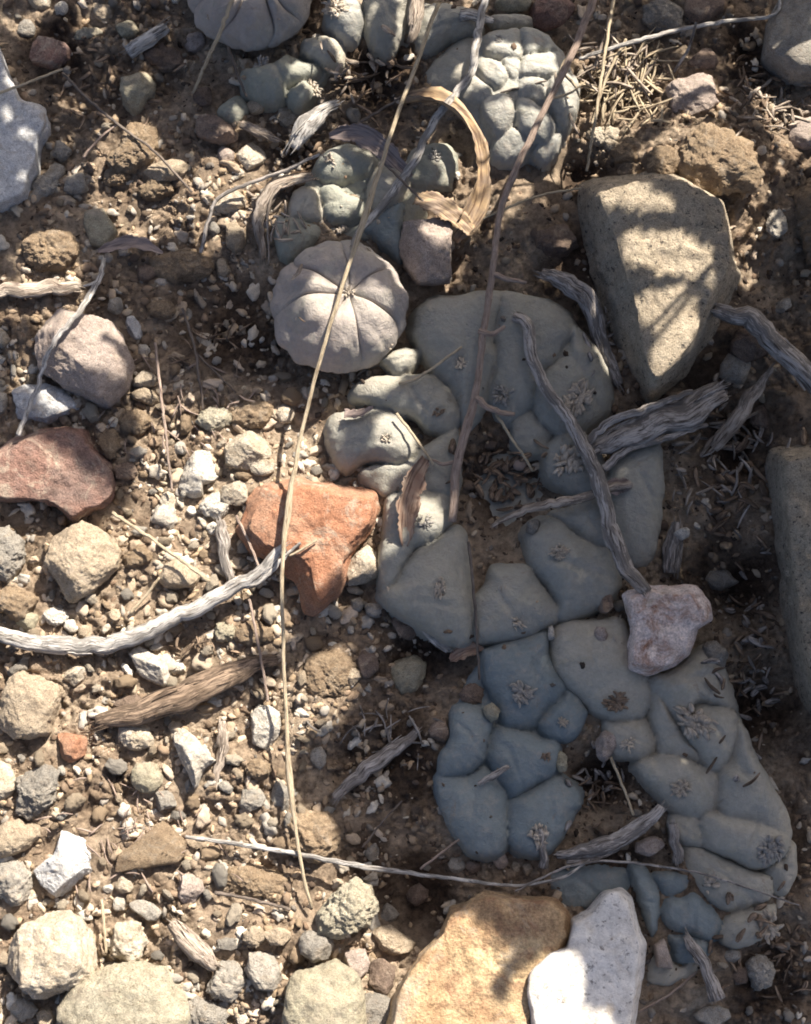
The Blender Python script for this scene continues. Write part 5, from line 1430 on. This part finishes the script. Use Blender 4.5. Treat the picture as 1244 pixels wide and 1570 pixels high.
STEMS = [
    ('thin dark stem crossing the shaded soil beside the bluish-white slab', [(96, 112, 30), (150, 165, 34), (200, 205, 34), (240, 235, 36), (295, 295, 24)], 6, 'darkstem'),
    ('pale thin stem lying on the bluish-white slab', [(-20, 150, 52), (40, 128, 54), (96, 106, 40)], 6, 'straw'),
    ('short forked straw beside the orange sandy clod', [(128, 242, 18), (150, 215, 26), (178, 193, 30)], 6, 'stem'),
    ('thin straw lying from the red-brown slab to the driftwood', [(172, 786, 30), (230, 824, 40), (322, 892, 48)], 7, 'straw'),
    ('pale upright stem beside the lichen rock, ending at its corner', [(942, -10, 50), (928, 80, 60), (915, 170, 60), (900, 262, 40)], 7, 'straw'),
    ('second pale straw leaning beside the pale cactus', [(960, 60, 40), (930, 120, 44), (908, 190, 40)], 6, 'straw'),
    ('reddish thin stem hanging near the driftwood dark end', [(382, 918, 34), (394, 975, 34), (404, 1030, 34), (412, 1075, 28)], 6, 'stem'),
    ('short stem by the big cactus centre with a round seed near its tip', [(760, 634, 72), (790, 680, 60), (818, 722, 40)], 6, 'straw'),
    ('short pale straw lying on the big cactus near the round button', [(612, 588, 66), (640, 580, 66), (708, 532, 70)], 6, 'straw'),
    ('pair of thin straws bridging the sunlit cactus plate and rusty leaf', [(608, 634, 64), (640, 675, 64), (665, 712, 60)], 6, 'straw'),
    ('golden straw stem leaning on the half-seen pinkish button', [(360, -10, 100), (335, 55, 90), (308, 115, 50), (296, 142, 22)], 8, 'straw'),
    ('short dark and pale stem near the half-seen pinkish button', [(350, 72, 60), (362, 108, 50), (378, 148, 34)], 6, 'darkstem'),
    ('thin straight stem growing up between big cactus plates', [(719, 830, 56), (727, 910, 60), (736, 1042, 30)], 6, 'darkstem'),
    ('thin stem crossing the golden lit leaf', [(585, 246, 60), (640, 300, 62), (694, 346, 56)], 5, 'darkstem'),
    ('thin pale straw beside the thick dry stem and lichen rock', [(740, 335, 50), (820, 302, 50), (892, 288, 44)], 5, 'straw'),
    ('thin upright straw in the gravel beside the dome-shaped rock', [(238, 525, 24), (248, 610, 34), (256, 680, 36), (264, 752, 24)], 6, 'stem'),
    ('dark forked rootlet in the dark hollow', [(280, 472, 10), (298, 530, 12), (306, 580, 14), (312, 628, 12)], 6, 'darkstem'),
    ('thin dark rootlet branching in the dark hollow', [(300, 540, 12), (330, 570, 10), (365, 605, 8)], 4, 'darkstem'),
    ('thin stem leaning on the pinkish-white wedged pebble', [(936, 1160, 34), (955, 1205, 40), (972, 1250, 52)], 6, 'straw'),
    ('short straw poking from the orange sandstone edge', [(444, 852, 66), (470, 838, 70), (486, 828, 64)], 5, 'straw'),
    ('thin stem beside the orange sandstone tip', [(362, 790, 40), (384, 835, 46), (398, 872, 52)], 6, 'stem'),
    ('pale straw bit in the gravel beside the flat grey chip', [(156, 1380, 24), (160, 1420, 28), (163, 1462, 26)], 6, 'straw'),
    ('thin dark twig on soil beside the grey triangular chip', [(330, 1368, 22), (390, 1380, 24), (446, 1394, 20)], 7, 'darkstem'),
    ('thin straw in the shade over soil near the blue-grey cactus', [(556, 1300, 14), (585, 1262, 16), (616, 1228, 12)], 4, 'darkstem'),
    ('thin dry stem leaning from the thin white twig to the blue-grey cactus', [(645, 1332, 34), (680, 1305, 34), (712, 1282, 34)], 5, 'stem'),
    ('dark straw bit beside the tan-grey stone', [(200, 940, 18), (222, 915, 22), (245, 885, 26)], 6, 'straw'),
    ('fine straw crossing soil beside the woody-stubbed cactus', [(980, 1552, 10), (1030, 1522, 16), (1068, 1490, 14)], 5, 'stem'),
    ('grey stem crossing behind the curled golden leaf', [(540, 195, 26), (590, 165, 34), (630, 140, 40)], 6, 'darkstem'),
    ('dark short stem lying in the pale cactus hollow', [(768, 142, 60), (800, 134, 60), (838, 124, 60)], 5, 'darkstem'),
    ('forked grey twiglet leaning across the long pale twig', [(1035, 110, 26), (1055, 75, 44), (1068, 34, 62)], 7, 'greywood'),
]
for i, (lab, pts, wd, mt) in enumerate(STEMS):
    stick('straw', lab, pts, wd, mt, 'stem', 140 + i, (1, 0.95, 0.8), 7, 0.1)


def leaf(name, label, pts, width, mat, seed, roll=0.0, cup=0.35, prof=(0.3, 0.9, 1, 0.8, 0.15), thick=2.2, twist=0.0):
    """curled dry leaf: a cupped ribbon with thickness. pts px"""
    n, m = 34, 9
    W = px_to_w(spline(pts, n))
    tg = np.gradient(W, axis=0)
    tg /= np.linalg.norm(tg, axis=1)[:, None]
    up = np.tile(np.array((0, 0, 1.0)), (n, 1))
    s = np.cross(tg, up)
    s /= np.linalg.norm(s, axis=1)[:, None] + 1e-12
    t = np.cross(s, tg)
    tt = np.linspace(0, 1, n)
    wd = np.interp(tt, np.linspace(0, 1, len(prof)), prof) * width * 0.5 * U
    le = np.concatenate([[0], np.cumsum(np.linalg.norm(np.diff(W, axis=0), axis=1))])
    V, B = [], []
    for side in (0, 1):
        for i in range(n):
            a = roll + twist * tt[i]
            for j in range(m):
                u = j / (m - 1) * 2 - 1
                e = 1 + (0.10 * math.sin(i * 0.7 + seed) + 0.10 * math.sin(i * 2.9 + seed * 2 + (3 if u > 0 else 0)) + 0.07 * math.sin(i * 5.3 + u)) * abs(u)
                x, z = u * wd[i] * e, cup * wd[i] * (u * u - 0.3) - side * thick * U * (1 - 0.6 * abs(u))
                z += wd[i] * 0.10 * math.sin(i * 0.6 + u * 5 + seed)
                xr, zr = x * math.cos(a) - z * math.sin(a), x * math.sin(a) + z * math.cos(a)
                V.append(W[i] + s[i] * xr + t[i] * zr)
                B.append((x, side * 0.01, le[i] + seed * 0.1))
    F = []
    o2 = n * m
    for i in range(n - 1):
        for j in range(m - 1):
            a = i * m + j
            F.append((a, a + 1, a + m + 1, a + m))
            F.append((o2 + a, o2 + a + m, o2 + a + m + 1, o2 + a + 1))
        F.append((i * m, (i + 1) * m, o2 + (i + 1) * m, o2 + i * m))
        a = i * m + m - 1
        F.append((a, o2 + a, o2 + a + m, a + m))
    for i in (0, n - 1):
        for j in range(m - 1):
            a = i * m + j
            F.append((a, o2 + a, o2 + a + 1, a + 1) if i == 0 else (a, a + 1, o2 + a + 1, o2 + a))
    V = np.array(V)
    c = V.mean(0)
    c[2] = V[:, 2].min()
    me = mesh_from(name, V - c, F)
    vattr(me, 'fib', B)
    o = link(name, me, M[mat], None, tuple(c))
    return tag(o, label, 'leaf')


leaf('dry_leaf', 'long curled golden dry leaf arching beside the pale cactus', [(622, 152, 44), (665, 150, 66), (700, 168, 74), (728, 205, 74), (738, 250, 70), (735, 300, 62), (716, 340, 56), (696, 368, 46)], 34, 'gold', 3, 0.75, 0.9, (0.9, 1, 0.7, 0.55, 0.7, 0.8, 1.1, 0.5), 1.2, -0.5)
leaf('dry_leaf', 'curled greyish-pink dry leaf over the greenish cactus cluster', [(505, 208, 46), (545, 204, 60), (580, 222, 66), (610, 250, 62), (632, 270, 52)], 34, 'greyleaf', 5, -0.3, 0.4)
leaf('dry_leaf', 'narrow rust-brown dry leaf standing beside the sunlit cactus plate', [(652, 702, 56), (634, 735, 64), (622, 780, 62), (620, 838, 52)], 36, 'rust', 7, 0.4, 0.9, (0.35, 0.9, 1, 0.85, 0.3))
leaf('dry_leaf', 'flat golden sunlit leaf lying on the pinkish stone', [(636, 304, 62), (668, 312, 66), (700, 332, 64), (724, 356, 56)], 36, 'gold', 9, 0.1, 0.2, (0.6, 1, 0.9, 0.5))
leaf('dry_leaf', 'orange-brown curled dry leaf on soil near the big cactus rim', [(690, 1012, 14), (715, 998, 24), (742, 994, 22)], 24, 'rust', 11, 0.3, 0.6)
leaf('dry_leaf', 'pale papery leaf lying on the big cactus beside the crooked twig', [(908, 752, 62), (935, 748, 64), (966, 742, 60)], 26, 'greyleaf', 13, 0.1, 0.2, (0.5, 0.8, 1, 0.6))
leaf('dry_leaf', 'thin grey leaf flake beside the shredded pale bark', [(150, 385, 16), (205, 372, 20), (250, 388, 16)], 24, 'greyleaf', 17, 0.2, 0.4)
leaf('dry_leaf', 'grey triangular leaf flake lying on the big cactus near the soil', [(528, 634, 60), (550, 634, 62), (572, 624, 62)], 16, 'greyleaf', 19, 0.2, 0.3, (0.9, 0.8, 0.3))

# round seed
v_, f_ = ico(3)
q_ = v_ * np.array((11, 9, 8)) * U * (1 + 0.1 * fbm(v_ * 2, 2, 4))[:, None]
c_ = P(797, 713, surf(797, 713) + 12)
tag(link('seed', mesh_from('seed', q_, f_), M['stem'], None, tuple(c_)), 'small round pinkish-brown seed in the big cactus centre', 'seed')


def heap(name, label, cat, cx, cy, rx, ry, n, L, mat, seed, lift=10, wd=4.5):
    """loose tangle of short dry strands that lies on the soil as one clump"""
    rr = random.Random(seed)
    parts = []
    for k in range(int(n * (0.4 if wd < 6 and mat in ('greywood', 'bark') else 0.9))):
        x, y = cx + rr.gauss(0, 0.6) * rx, cy + rr.gauss(0, 0.45) * ry
        a = rr.uniform(0, 6.283)
        l = L * rr.uniform(0.4, 1.2)
        z = surf(x, y) + rr.uniform(2, lift)
        pts = [(x - math.cos(a) * l / 2, y - math.sin(a) * l / 2, z + rr.uniform(-2, 4)), (x + rr.uniform(-.1, .1) * l, y + rr.uniform(-.1, .1) * l, z + rr.uniform(0, 4)), (x + math.cos(a) * l / 2, y + math.sin(a) * l / 2, z + rr.uniform(-2, 5))]
        w_ = wd * rr.uniform(0.5, 1.2) * 0.5 * U
        parts.append(tube_arrays(px_to_w(spline(pts, 6)), np.array([0.6, 1, 1.1, 0.9, 0.8, 0.35]) * w_, 5, 0.3 if wd > 6 else 0, seed + k, True, 0.45 if wd > 6 else 1.0))
    me = join_tubes(name, parts)
    o = link(name, me, M[mat])
    return tag(o, label, cat, None, 'stuff')


heap('straw_litter', 'sunlit tangle of straw beside the pale cactus', 'straw', 960, 130, 70, 70, 90, 60, 'straw', 1, 22)
heap('straw_litter', 'fine dry grass tangle on shaded soil near the big cactus', 'straw', 575, 1120, 70, 50, 50, 44, 'greywood', 2, 10, 3.5)
heap('straw_litter', 'crumbled plant litter in the big cactus centre', 'litter', 775, 735, 50, 50, 80, 26, 'bark', 3, 12, 5)
heap('straw_litter', 'dark litter between the big cactus and the lichen rock', 'litter', 1120, 720, 80, 110, 110, 40, 'greywood', 4, 14, 5)
heap('straw_litter', 'reddish fibres near the driftwood', 'litter', 300, 992, 36, 20, 36, 24, 'bark', 5, 12, 4)
heap('straw_litter', 'dark litter in the gap beside the tall grey-tan rock', 'litter', 1150, 1020, 46, 140, 90, 36, 'bark', 6, 10, 5)
heap('straw_litter', 'pale curled litter beside the big grey-brown block', 'litter', 1190, 170, 60, 46, 60, 36, 'palewood', 7, 16, 5)
heap('straw_litter', 'dry spiky litter in the shade beside the small green-grey cactus', 'litter', 560, 120, 55, 60, 60, 34, 'bark', 8, 14, 5)
heap('straw_litter', 'dark fibres on the soil of the dark hollow', 'litter', 330, 520, 80, 70, 50, 34, 'bark', 9, 8, 3.5)
heap('straw_litter', 'dark litter beside the woody-stubbed cactus', 'litter', 1190, 1480, 60, 70, 60, 30, 'bark', 10, 8, 4)
heap('straw_litter', 'litter in the dark gap between the blue-grey cacti', 'litter', 920, 1210, 34, 50, 46, 30, 'bark', 12, 12, 4.5)
heap('straw_litter', 'fine rootlets among the gravel beside the pale grey wedge stone', 'litter', 200, 1290, 120, 90, 70, 30, 'stem', 13, 12, 3)
heap('straw_litter', 'fine rootlets among the bright gravel beside the dome-shaped rock', 'litter', 270, 640, 100, 80, 50, 28, 'stem', 14, 12, 3)

heap('bark_litter', 'brown bark flakes in the dark gap beside the thick grey stick', 'litter', 1135, 760, 70, 120, 46, 34, 'bark', 21, 16, 11)
heap('bark_litter', 'pale bark flakes in the dark gap beside the thick grey stick', 'litter', 1110, 690, 80, 110, 26, 34, 'palewood', 22, 18, 9)
heap('bark_litter', 'brown flakes in the big cactus centre', 'litter', 770, 725, 50, 55, 44, 22, 'bark', 23, 14, 11)
heap('bark_litter', 'grey flakes beside the tall rock face', 'litter', 1150, 1000, 40, 150, 36, 26, 'greywood', 24, 10, 9)
heap('bark_litter', 'pale flakes between the small cacti', 'litter', 545, 110, 50, 60, 26, 24, 'palewood', 25, 20, 8)
heap('bark_litter', 'bark flakes on the shaded soil beside the bluish-white slab', 'litter', 140, 130, 80, 70, 36, 22, 'bark', 26, 8, 7)
heap('straw_litter', 'pale straw scattered by the long pale bent twig', 'straw', 930, 110, 50, 60, 50, 54, 'palewood', 27, 26, 5)
heap('bark_litter', 'flakes on the soil under the woody-stubbed cactus', 'litter', 1180, 1440, 60, 90, 40, 22, 'bark', 28, 8, 8)
heap('bark_litter', 'flakes in the gap between the blue-grey cacti', 'litter', 915, 1200, 34, 50, 26, 20, 'greywood', 29, 10, 8)
heap('bark_litter', 'shreds beside the thin curving grey twig', 'litter', 420, 330, 40, 60, 30, 30, 'palewood', 30, 14, 6)
heap('bark_litter', 'bark shreds under the lichen rock edge', 'litter', 925, 480, 20, 80, 26, 26, 'greywood', 31, 14, 8)
heap('bark_litter', 'shreds on soil by the mottled pinkish-white stone', 'litter', 1150, 150, 70, 60, 50, 24, 'bark', 32, 12, 6)

# ------------------------------------------------------------------ loose pebbles nobody singled out above
LAND = [(400, 640, 'in the bright gravel near the dark hollow'), (330, 900, 'beside the driftwood'), (120, 1100, 'between the driftwood and lumpy grey stone'), (330, 1250, 'near the thin white twig'), (120, 1420, 'among the large cream rocks'), (400, 1450, 'near the split pale wood'),
        (600, 1000, 'on shaded soil near the big cactus'), (620, 1350, 'in the dark gap by the ochre sandstone'), (130, 120, 'on shaded soil beside the bluish-white slab'), (330, 330, 'beside the thin curving grey twig'), (330, 500, 'in the dark hollow'),
        (1140, 640, 'under the thick grey crooked stick'), (1120, 950, 'in the dark gap by the tall rock face'), (1190, 1480, 'beside the woody-stubbed cactus'), (1020, 150, 'in the straw by the pale cactus'), (1190, 280, 'beside the lichen rock'), (920, 1220, 'between the blue-grey cacti'), (560, 140, 'in the litter by the small green-grey cactus'), (820, 330, 'by the thick dry stem'), (60, 800, 'at the red-brown slab')]
CN = {'cream': 'cream', 'white': 'whitish', 'tan': 'tan', 'grey': 'grey', 'brown': 'brown', 'clod': 'sandy'}
VAR = []
for k in range(14):
    sty = [ANG, LUMP, ROUND][k % 3]
    VAR.append(stone_mesh('pebble', [(a, -b) for a, b in ell(0, 0, 0.5, 0.5 * random.uniform(0.6, 0.95), 0, 12, k * 7 + 1, 0.2)], random.uniform(0.55, 0.8), 4, 900 + k, **sty))
VM = {}
rr = random.Random(41)
placed = 0
tries = 0
keep = []
while placed < 290 and tries < 20000:
    tries += 1
    x, y = rr.uniform(-10, 1254), rr.uniform(-10, 1580)
    left = x < 560 and y > 540
    if not left and rr.random() > 0.35:
        continue
    d = rr.choice([14, 16, 18, 21, 24, 28, 33]) if left else rr.choice([11, 13, 15, 18])
    if any(inside(po, np.array(x), np.array(y)) for po, _ in SURF):
        continue
    if any((x - a) ** 2 + (y - b) ** 2 < (r * 0.66 + d * 0.38) ** 2 for a, b, r in STONES):
        continue
    if any((x - a) ** 2 + (y - b) ** 2 < ((r + d) * 0.44) ** 2 for a, b, r in keep):
        continue
    keep.append((x, y, d))
    mt = rr.choice(['cream', 'cream', 'white', 'tan', 'grey', 'clod', 'clod', 'tan'] if left else ['grey', 'brown', 'brown', 'tan', 'clod', 'cream'])
    vi = rr.randrange(14)
    if (vi, mt) not in VM:
        me = VAR[vi].copy()
        me.materials.clear()
        me.materials.append(M[mt])
        VM[(vi, mt)] = me
    z = tz(x, y)
    c = P(x, y, z + d * 0.22)
    o = link('pebble', VM[(vi, mt)], None, None, tuple(c))
    s = d * U
    o.scale = (s * rr.uniform(0.9, 1.25), s * rr.uniform(0.8, 1.1), s)
    o.rotation_euler = (rr.uniform(-0.4, 0.4), rr.uniform(-0.4, 0.4), rr.uniform(0, 6.28))
    ln = min(LAND, key=lambda q: (q[0] - x) ** 2 + (q[1] - y) ** 2)[2]
    lb = '%s loose %s %s pebble %s' % ('tiny' if d < 16 else 'small' if d < 24 else 'fairly large', ['angular', 'lumpy', 'rounded'][vi % 3], CN[mt], ln)
    tag(o, lb, 'pebble', 'small loose pebbles ' + ln)
    placed += 1


# ------------------------------------------------------------------ grit: thousands of grains, one object
def grit(name, label, n, dmin, dmax, palette, seed, lvl, dens, m=90):
    rg = np.random.default_rng(seed)
    bv, bf = ico(lvl)
    V, F, T, o = [], [], [], 0
    pal = np.array(palette)
    x = rg.uniform(-m, 1250 + m, n * 3)
    y = rg.uniform(-m, 1570 + m, n * 3)
    clump = fbm(np.column_stack([x / 70, y / 70, np.zeros_like(x)]), 3, seed)
    acc = dens(x, y) * np.clip(0.55 + clump * 1.5, 0.05, 1) > rg.random(n * 3)
    x, y = x[acc][:n], y[acc][:n]
    W = np.array([P(a, b) for a, b in zip(x, y)])
    ch = CH(W[:, 0], W[:, 1])
    hz = TZ(W[:, 0], W[:, 1]) + TZ_fine(W[:, 0], W[:, 1])
    ok = (ch < hz) | (rg.random(len(x)) < 0.03)
    for po, _ in SURF[-2:]:
        ok &= ~inside(po, x, y)
    x, y, W, hz = x[ok], y[ok], W[ok], np.maximum(hz, ch)[ok]
    for k in range(len(x)):
        d = (dmin + (dmax - dmin) * rg.random() ** 2.2) * 0.5 * U
        q = bv * (1 + rg.uniform(-0.32, 0.32, (len(bv), 1)) if lvl < 3 else 1 + 0.5 * vnoise(bv * 1.6 + k * 7.7, 5)[:, None] + 0.16 * vnoise(bv * 4 + k * 3.1, 6)[:, None]) * np.array((1.15, rg.uniform(0.5, 0.95), rg.uniform(0.4, 0.85))) * d
        a, b = rg.uniform(0, 6.28), rg.uniform(-0.8, 0.8)
        ca, sa, cb, sb = math.cos(a), math.sin(a), math.cos(b), math.sin(b)
        q = q @ np.array(((1, 0, 0), (0, cb, -sb), (0, sb, cb))) @ np.array(((ca, -sa, 0), (sa, ca, 0), (0, 0, 1)))
        V.append(q + np.array((W[k, 0], W[k, 1], hz[k] + d * rg.uniform(-0.25, 0.2))))
        F.append(bf + o)
        o += len(bv)
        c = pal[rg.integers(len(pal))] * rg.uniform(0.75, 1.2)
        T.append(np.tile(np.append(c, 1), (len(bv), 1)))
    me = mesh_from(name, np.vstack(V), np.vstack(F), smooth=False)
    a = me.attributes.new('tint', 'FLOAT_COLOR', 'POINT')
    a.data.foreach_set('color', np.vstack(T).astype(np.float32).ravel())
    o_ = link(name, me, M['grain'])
    return tag(o_, label, 'gravel', None, 'stuff')


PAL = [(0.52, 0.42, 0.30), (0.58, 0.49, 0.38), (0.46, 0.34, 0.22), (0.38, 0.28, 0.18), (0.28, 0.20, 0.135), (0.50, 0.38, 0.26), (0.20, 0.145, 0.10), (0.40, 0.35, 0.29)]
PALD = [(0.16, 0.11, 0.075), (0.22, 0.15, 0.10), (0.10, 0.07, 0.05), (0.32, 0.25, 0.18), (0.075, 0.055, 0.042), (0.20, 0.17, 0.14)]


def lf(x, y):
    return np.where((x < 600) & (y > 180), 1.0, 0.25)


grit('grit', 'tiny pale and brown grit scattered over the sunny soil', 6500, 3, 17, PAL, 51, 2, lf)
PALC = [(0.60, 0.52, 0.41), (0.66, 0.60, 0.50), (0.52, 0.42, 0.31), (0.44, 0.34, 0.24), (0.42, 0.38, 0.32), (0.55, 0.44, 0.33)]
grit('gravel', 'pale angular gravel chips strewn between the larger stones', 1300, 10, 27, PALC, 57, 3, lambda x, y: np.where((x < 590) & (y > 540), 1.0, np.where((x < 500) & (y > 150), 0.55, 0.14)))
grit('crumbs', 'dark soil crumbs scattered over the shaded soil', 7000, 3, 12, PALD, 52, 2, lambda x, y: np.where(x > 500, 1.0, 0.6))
grit('gravel', 'loose gravel scattered over the bare soil round about', 5000, 6, 34, PAL, 59, 3, lambda x, y: np.where((x > -60) & (x < 1300) & (y > -60) & (y < 1630), 0.0, 1.0), 1100)
grit('crumbs', 'sandy crumbs scattered over the soil beside the bluish-white slab', 3500, 4, 19, PAL, 58, 2, lambda x, y: np.where((x < 520) & (y < 620), 1.0, np.where((x > 860) & (y < 420), 0.8, 0.08)))


# ------------------------------------------------------------------ added leaf screen outside the frame, laid out to cast the wanted shade
LIT = [  # (height px of the surface, outline px) where sunlight reaches
    (15, [(-300, 700), (40, 690), (100, 725), (160, 780), (200, 770), (215, 700), (205, 620), (215, 560), (260, 595), (330, 622), (420, 628), (470, 600), (505, 640), (505, 730), (480, 752), (585, 768), (592, 880), (545, 905), (520, 935), (530, 985), (552, 1045), (540, 1085), (490, 1110), (455, 1150), (455, 1200), (500, 1250), (520, 1300), (560, 1335), (590, 1400), (640, 1430), (650, 1700), (-300, 1700)]),
    (62, [(560, 1570), (620, 1480), (680, 1415), (735, 1450), (765, 1480), (725, 1530), (770, 1600), (800, 1700), (560, 1700)]),
    (62, [(1000, 185), (1120, 172), (1190, 258), (1195, 312), (1040, 312)]),
    (95, [(800, 1490), (850, 1465), (885, 1480), (885, 1530), (870, 1550), (940, 1570), (940, 1700), (800, 1700)]),
    (110, [(895, 272), (990, 262), (1015, 290), (1060, 305), (1075, 300), (1000, 318), (930, 300)]),
    (115, [(965, 345), (1060, 335), (1100, 370), (1105, 425), (1060, 405), (965, 395)]),
    (115, [(965, 430), (1060, 430), (1090, 465), (1085, 490), (1000, 490), (980, 470)]),
    (110, [(1000, 510), (1060, 505), (1060, 535), (1005, 585)]),
    (85, [(1030, 200), (1110, 180), (1175, 260), (1180, 300), (1060, 300)]), (50, [(1110, 320), (1190, 320), (1195, 370), (1130, 380)]),
    (25, [(880, 150), (900, 60), (1000, 60), (1020, 130), (1100, 120), (1100, 190), (960, 190), (930, 230), (890, 230)]),
    (82, [(738, 38), (862, 42), (866, 88), (800, 98), (742, 98)]),
    (76, [(735, 165), (785, 155), (850, 175), (850, 215), (810, 260), (750, 250)]),
    (60, [(862, 105), (892, 110), (890, 160), (880, 160)]),
    (60, [(640, 140), (700, 150), (750, 220), (745, 300), (720, 380), (640, 300), (690, 290), (705, 220)]),
    (45, [(640, 365), (680, 365), (680, 400), (640, 405)]),
    (98, [(462, 455), (540, 440), (625, 490), (625, 540), (560, 580), (500, 570), (470, 520)]),
    (84, [(560, 372), (625, 395), (635, 450), (605, 410)]),
    (48, [(588, 540), (640, 532), (640, 550), (600, 578)]),
    (48, [(585, 640), (625, 640), (640, 690), (600, 712), (575, 690)]),
    (48, [(635, 770), (680, 770), (675, 805), (645, 815)]),
    (25, [(165, 185), (245, 180), (250, 235), (300, 245), (300, 300), (220, 320), (160, 270)]),
    (20, [(320, 225), (410, 215), (420, 300), (430, 330), (380, 400), (345, 395), (310, 290)]),
    (15, [(255, 385), (430, 345), (420, 380), (350, 425), (255, 415)]),
    (35, [(30, 350), (120, 345), (130, 395), (70, 415)]),
    (20, [(-100, 425), (125, 422), (125, 462), (-100, 462)]),
    (65, [(55, 468), (190, 472), (195, 500), (60, 510)]),
    (65, [(70, 525), (190, 535), (190, 560), (90, 570)]),
    (45, [(500, 0), (560, 0), (560, 60), (520, 65)]),
    (40, [(620, 0), (660, 0), (650, 60), (625, 65)]),
    (35, [(470, 165), (510, 165), (470, 220), (445, 220)]),
    (40, [(450, 95), (490, 97), (480, 118), (450, 130)]),
    (25, [(1150, 130), (1260, 130), (1260, 230), (1190, 230)]),
    (40, [(500, 270), (545, 262), (560, 300), (520, 330)]),
]
DARK = [(-25, [(215, 430), (300, 415), (420, 390), (440, 560), (430, 590), (300, 585), (215, 540)]), (15, [(545, 905), (560, 950), (470, 1010), (370, 1050), (330, 1030), (430, 985), (500, 930)])]


def to_shadow_plane(z, poly):
    out = []
    for x, y in poly:
        p = P(x, y, z)
        k = p[2] / SUN.z
        out.append((p[0] - SUN.x * k, p[1] - SUN.y * k))
    return out


litw = [to_shadow_plane(z, p) for z, p in LIT]
darkw = [to_shadow_plane(z, p) for z, p in DARK]


def leafy(n_layers=2):  # leaves set along sun rays so their shadow follows the lit and dark outlines
    rg = np.random.default_rng(77)
    V, F = [], []
    pts = []
    sp = 11 * U
    xs = np.arange(P(-120, 0)[0], P(1380, 0)[0], sp)
    ys = np.arange(P(0, 1680)[1], P(0, -120)[1], sp)
    GX, GY = np.meshgrid(xs, ys)
    for layer in range(n_layers):
        gx_ = GX.ravel() + rg.uniform(-0.5, 0.5, GX.size) * sp
        gy_ = GY.ravel() + rg.uniform(-0.5, 0.5, GX.size) * sp
        lit = np.zeros(GX.size, dtype=bool)
        for i_, p in enumerate(litw):
            mg = 5 if i_ == 0 else 6 if LIT[i_][0] >= 110 else 14
            for ox, oy in ((0, 0), (mg, 0), (-mg, 0), (0, mg), (0, -mg)):
                lit |= inside(p, gx_ + ox * U, gy_ + oy * U)
        hole = fbm(np.column_stack([gx_ / (34 * U), gy_ / (34 * U), np.full(GX.size, 3.3)]), 2, 12)
        lit |= (hole > 0.30) & (gy_ > P(0, 330)[1])
        for p in darkw:
            lit &= ~inside(p, gx_, gy_)
        for x, y in zip(gx_[~lit], gy_[~lit]):
            # walk up towards the sun until the point has left the picture
            t = 0.05
            while True:
                q = np.array((x, y, 0.0)) + np.array(SUN) * t
                a, b = proj(q)
                if a > 1330 or b < -110:
                    break
                t += 0.012
                if t > 0.85:
                    break
            if t > 0.85:
                continue
            t += rg.uniform(0.10, 0.17)
            pts.append(np.array((x, y, 0.0)) + np.array(SUN) * t)
    S = np.array(SUN)
    e1 = np.cross(S, (0, 0, 1))
    e1 /= np.linalg.norm(e1)
    e2 = np.cross(S, e1)
    for p in pts:
        a = rg.uniform(0, 6.283)
        d1 = e1 * math.cos(a) + e2 * math.sin(a)
        d2 = -e1 * math.sin(a) + e2 * math.cos(a)
        d2 = d2 + S * rg.uniform(-0.5, 0.5)
        d1 = d1 + S * rg.uniform(-0.4, 0.4)
        L, Wd = rg.uniform(9, 14) * U, rg.uniform(6, 9) * U
        o = len(V)
        V += [p - d1 * L, p + d2 * Wd, p + d1 * L, p - d2 * Wd]
        F.append((o, o + 1, o + 2, o + 3))
    return np.array(V), F, np.array(pts)


lv, lfc, lp = leafy()
m_, n_, b_ = newmat('grey green shade screen leaf')  # leaf colour of the added, unseen shade screen
b_.inputs['Base Color'].default_value = (0.09, 0.11, 0.06, 1)
b_.inputs['Roughness'].default_value = 0.7
root_w = np.array((P(1420, 60)[0], P(1420, 60)[1]))
rz = float(TZ(root_w[0], root_w[1]))
shade_screen = empty('shade_screen', (root_w[0], root_w[1], rz), 'added screen of grey-green leaves just outside the picture, laid out to shade the cacti', 'shade_screen')
off = np.array((root_w[0], root_w[1], rz))
fo = link('screen_leaves', mesh_from('screen_leaves', lv - off, lfc, False), m_, shade_screen)
fo['kind'] = 'stuff'
tw = []
rg = np.random.default_rng(5)
for k in range(14):
    tip = lp[rg.integers(len(lp))]
    base = off + np.array((rg.uniform(-0.01, 0.01), rg.uniform(-0.01, 0.01), -0.004))
    mid = (base + tip) / 2 + np.array((0.05, 0.05, 0.02)) * rg.uniform(0.3, 1)
    pts = [(1 - t) ** 2 * base + 2 * t * (1 - t) * mid + t * t * tip for t in np.linspace(0, 1, 9)]
    if any((-10 < proj(p)[0] < 1254) and (-10 < proj(p)[1] < 1580) for p in pts):
        continue
    tw.append(tube_arrays(np.array(pts) - off, np.linspace(0.0014, 0.0005, 9), 6, 0, k))
link('screen_branch', join_tubes('screen_branch', tw), M['bark'], shade_screen)  # thin stems added to the unseen leaf screen
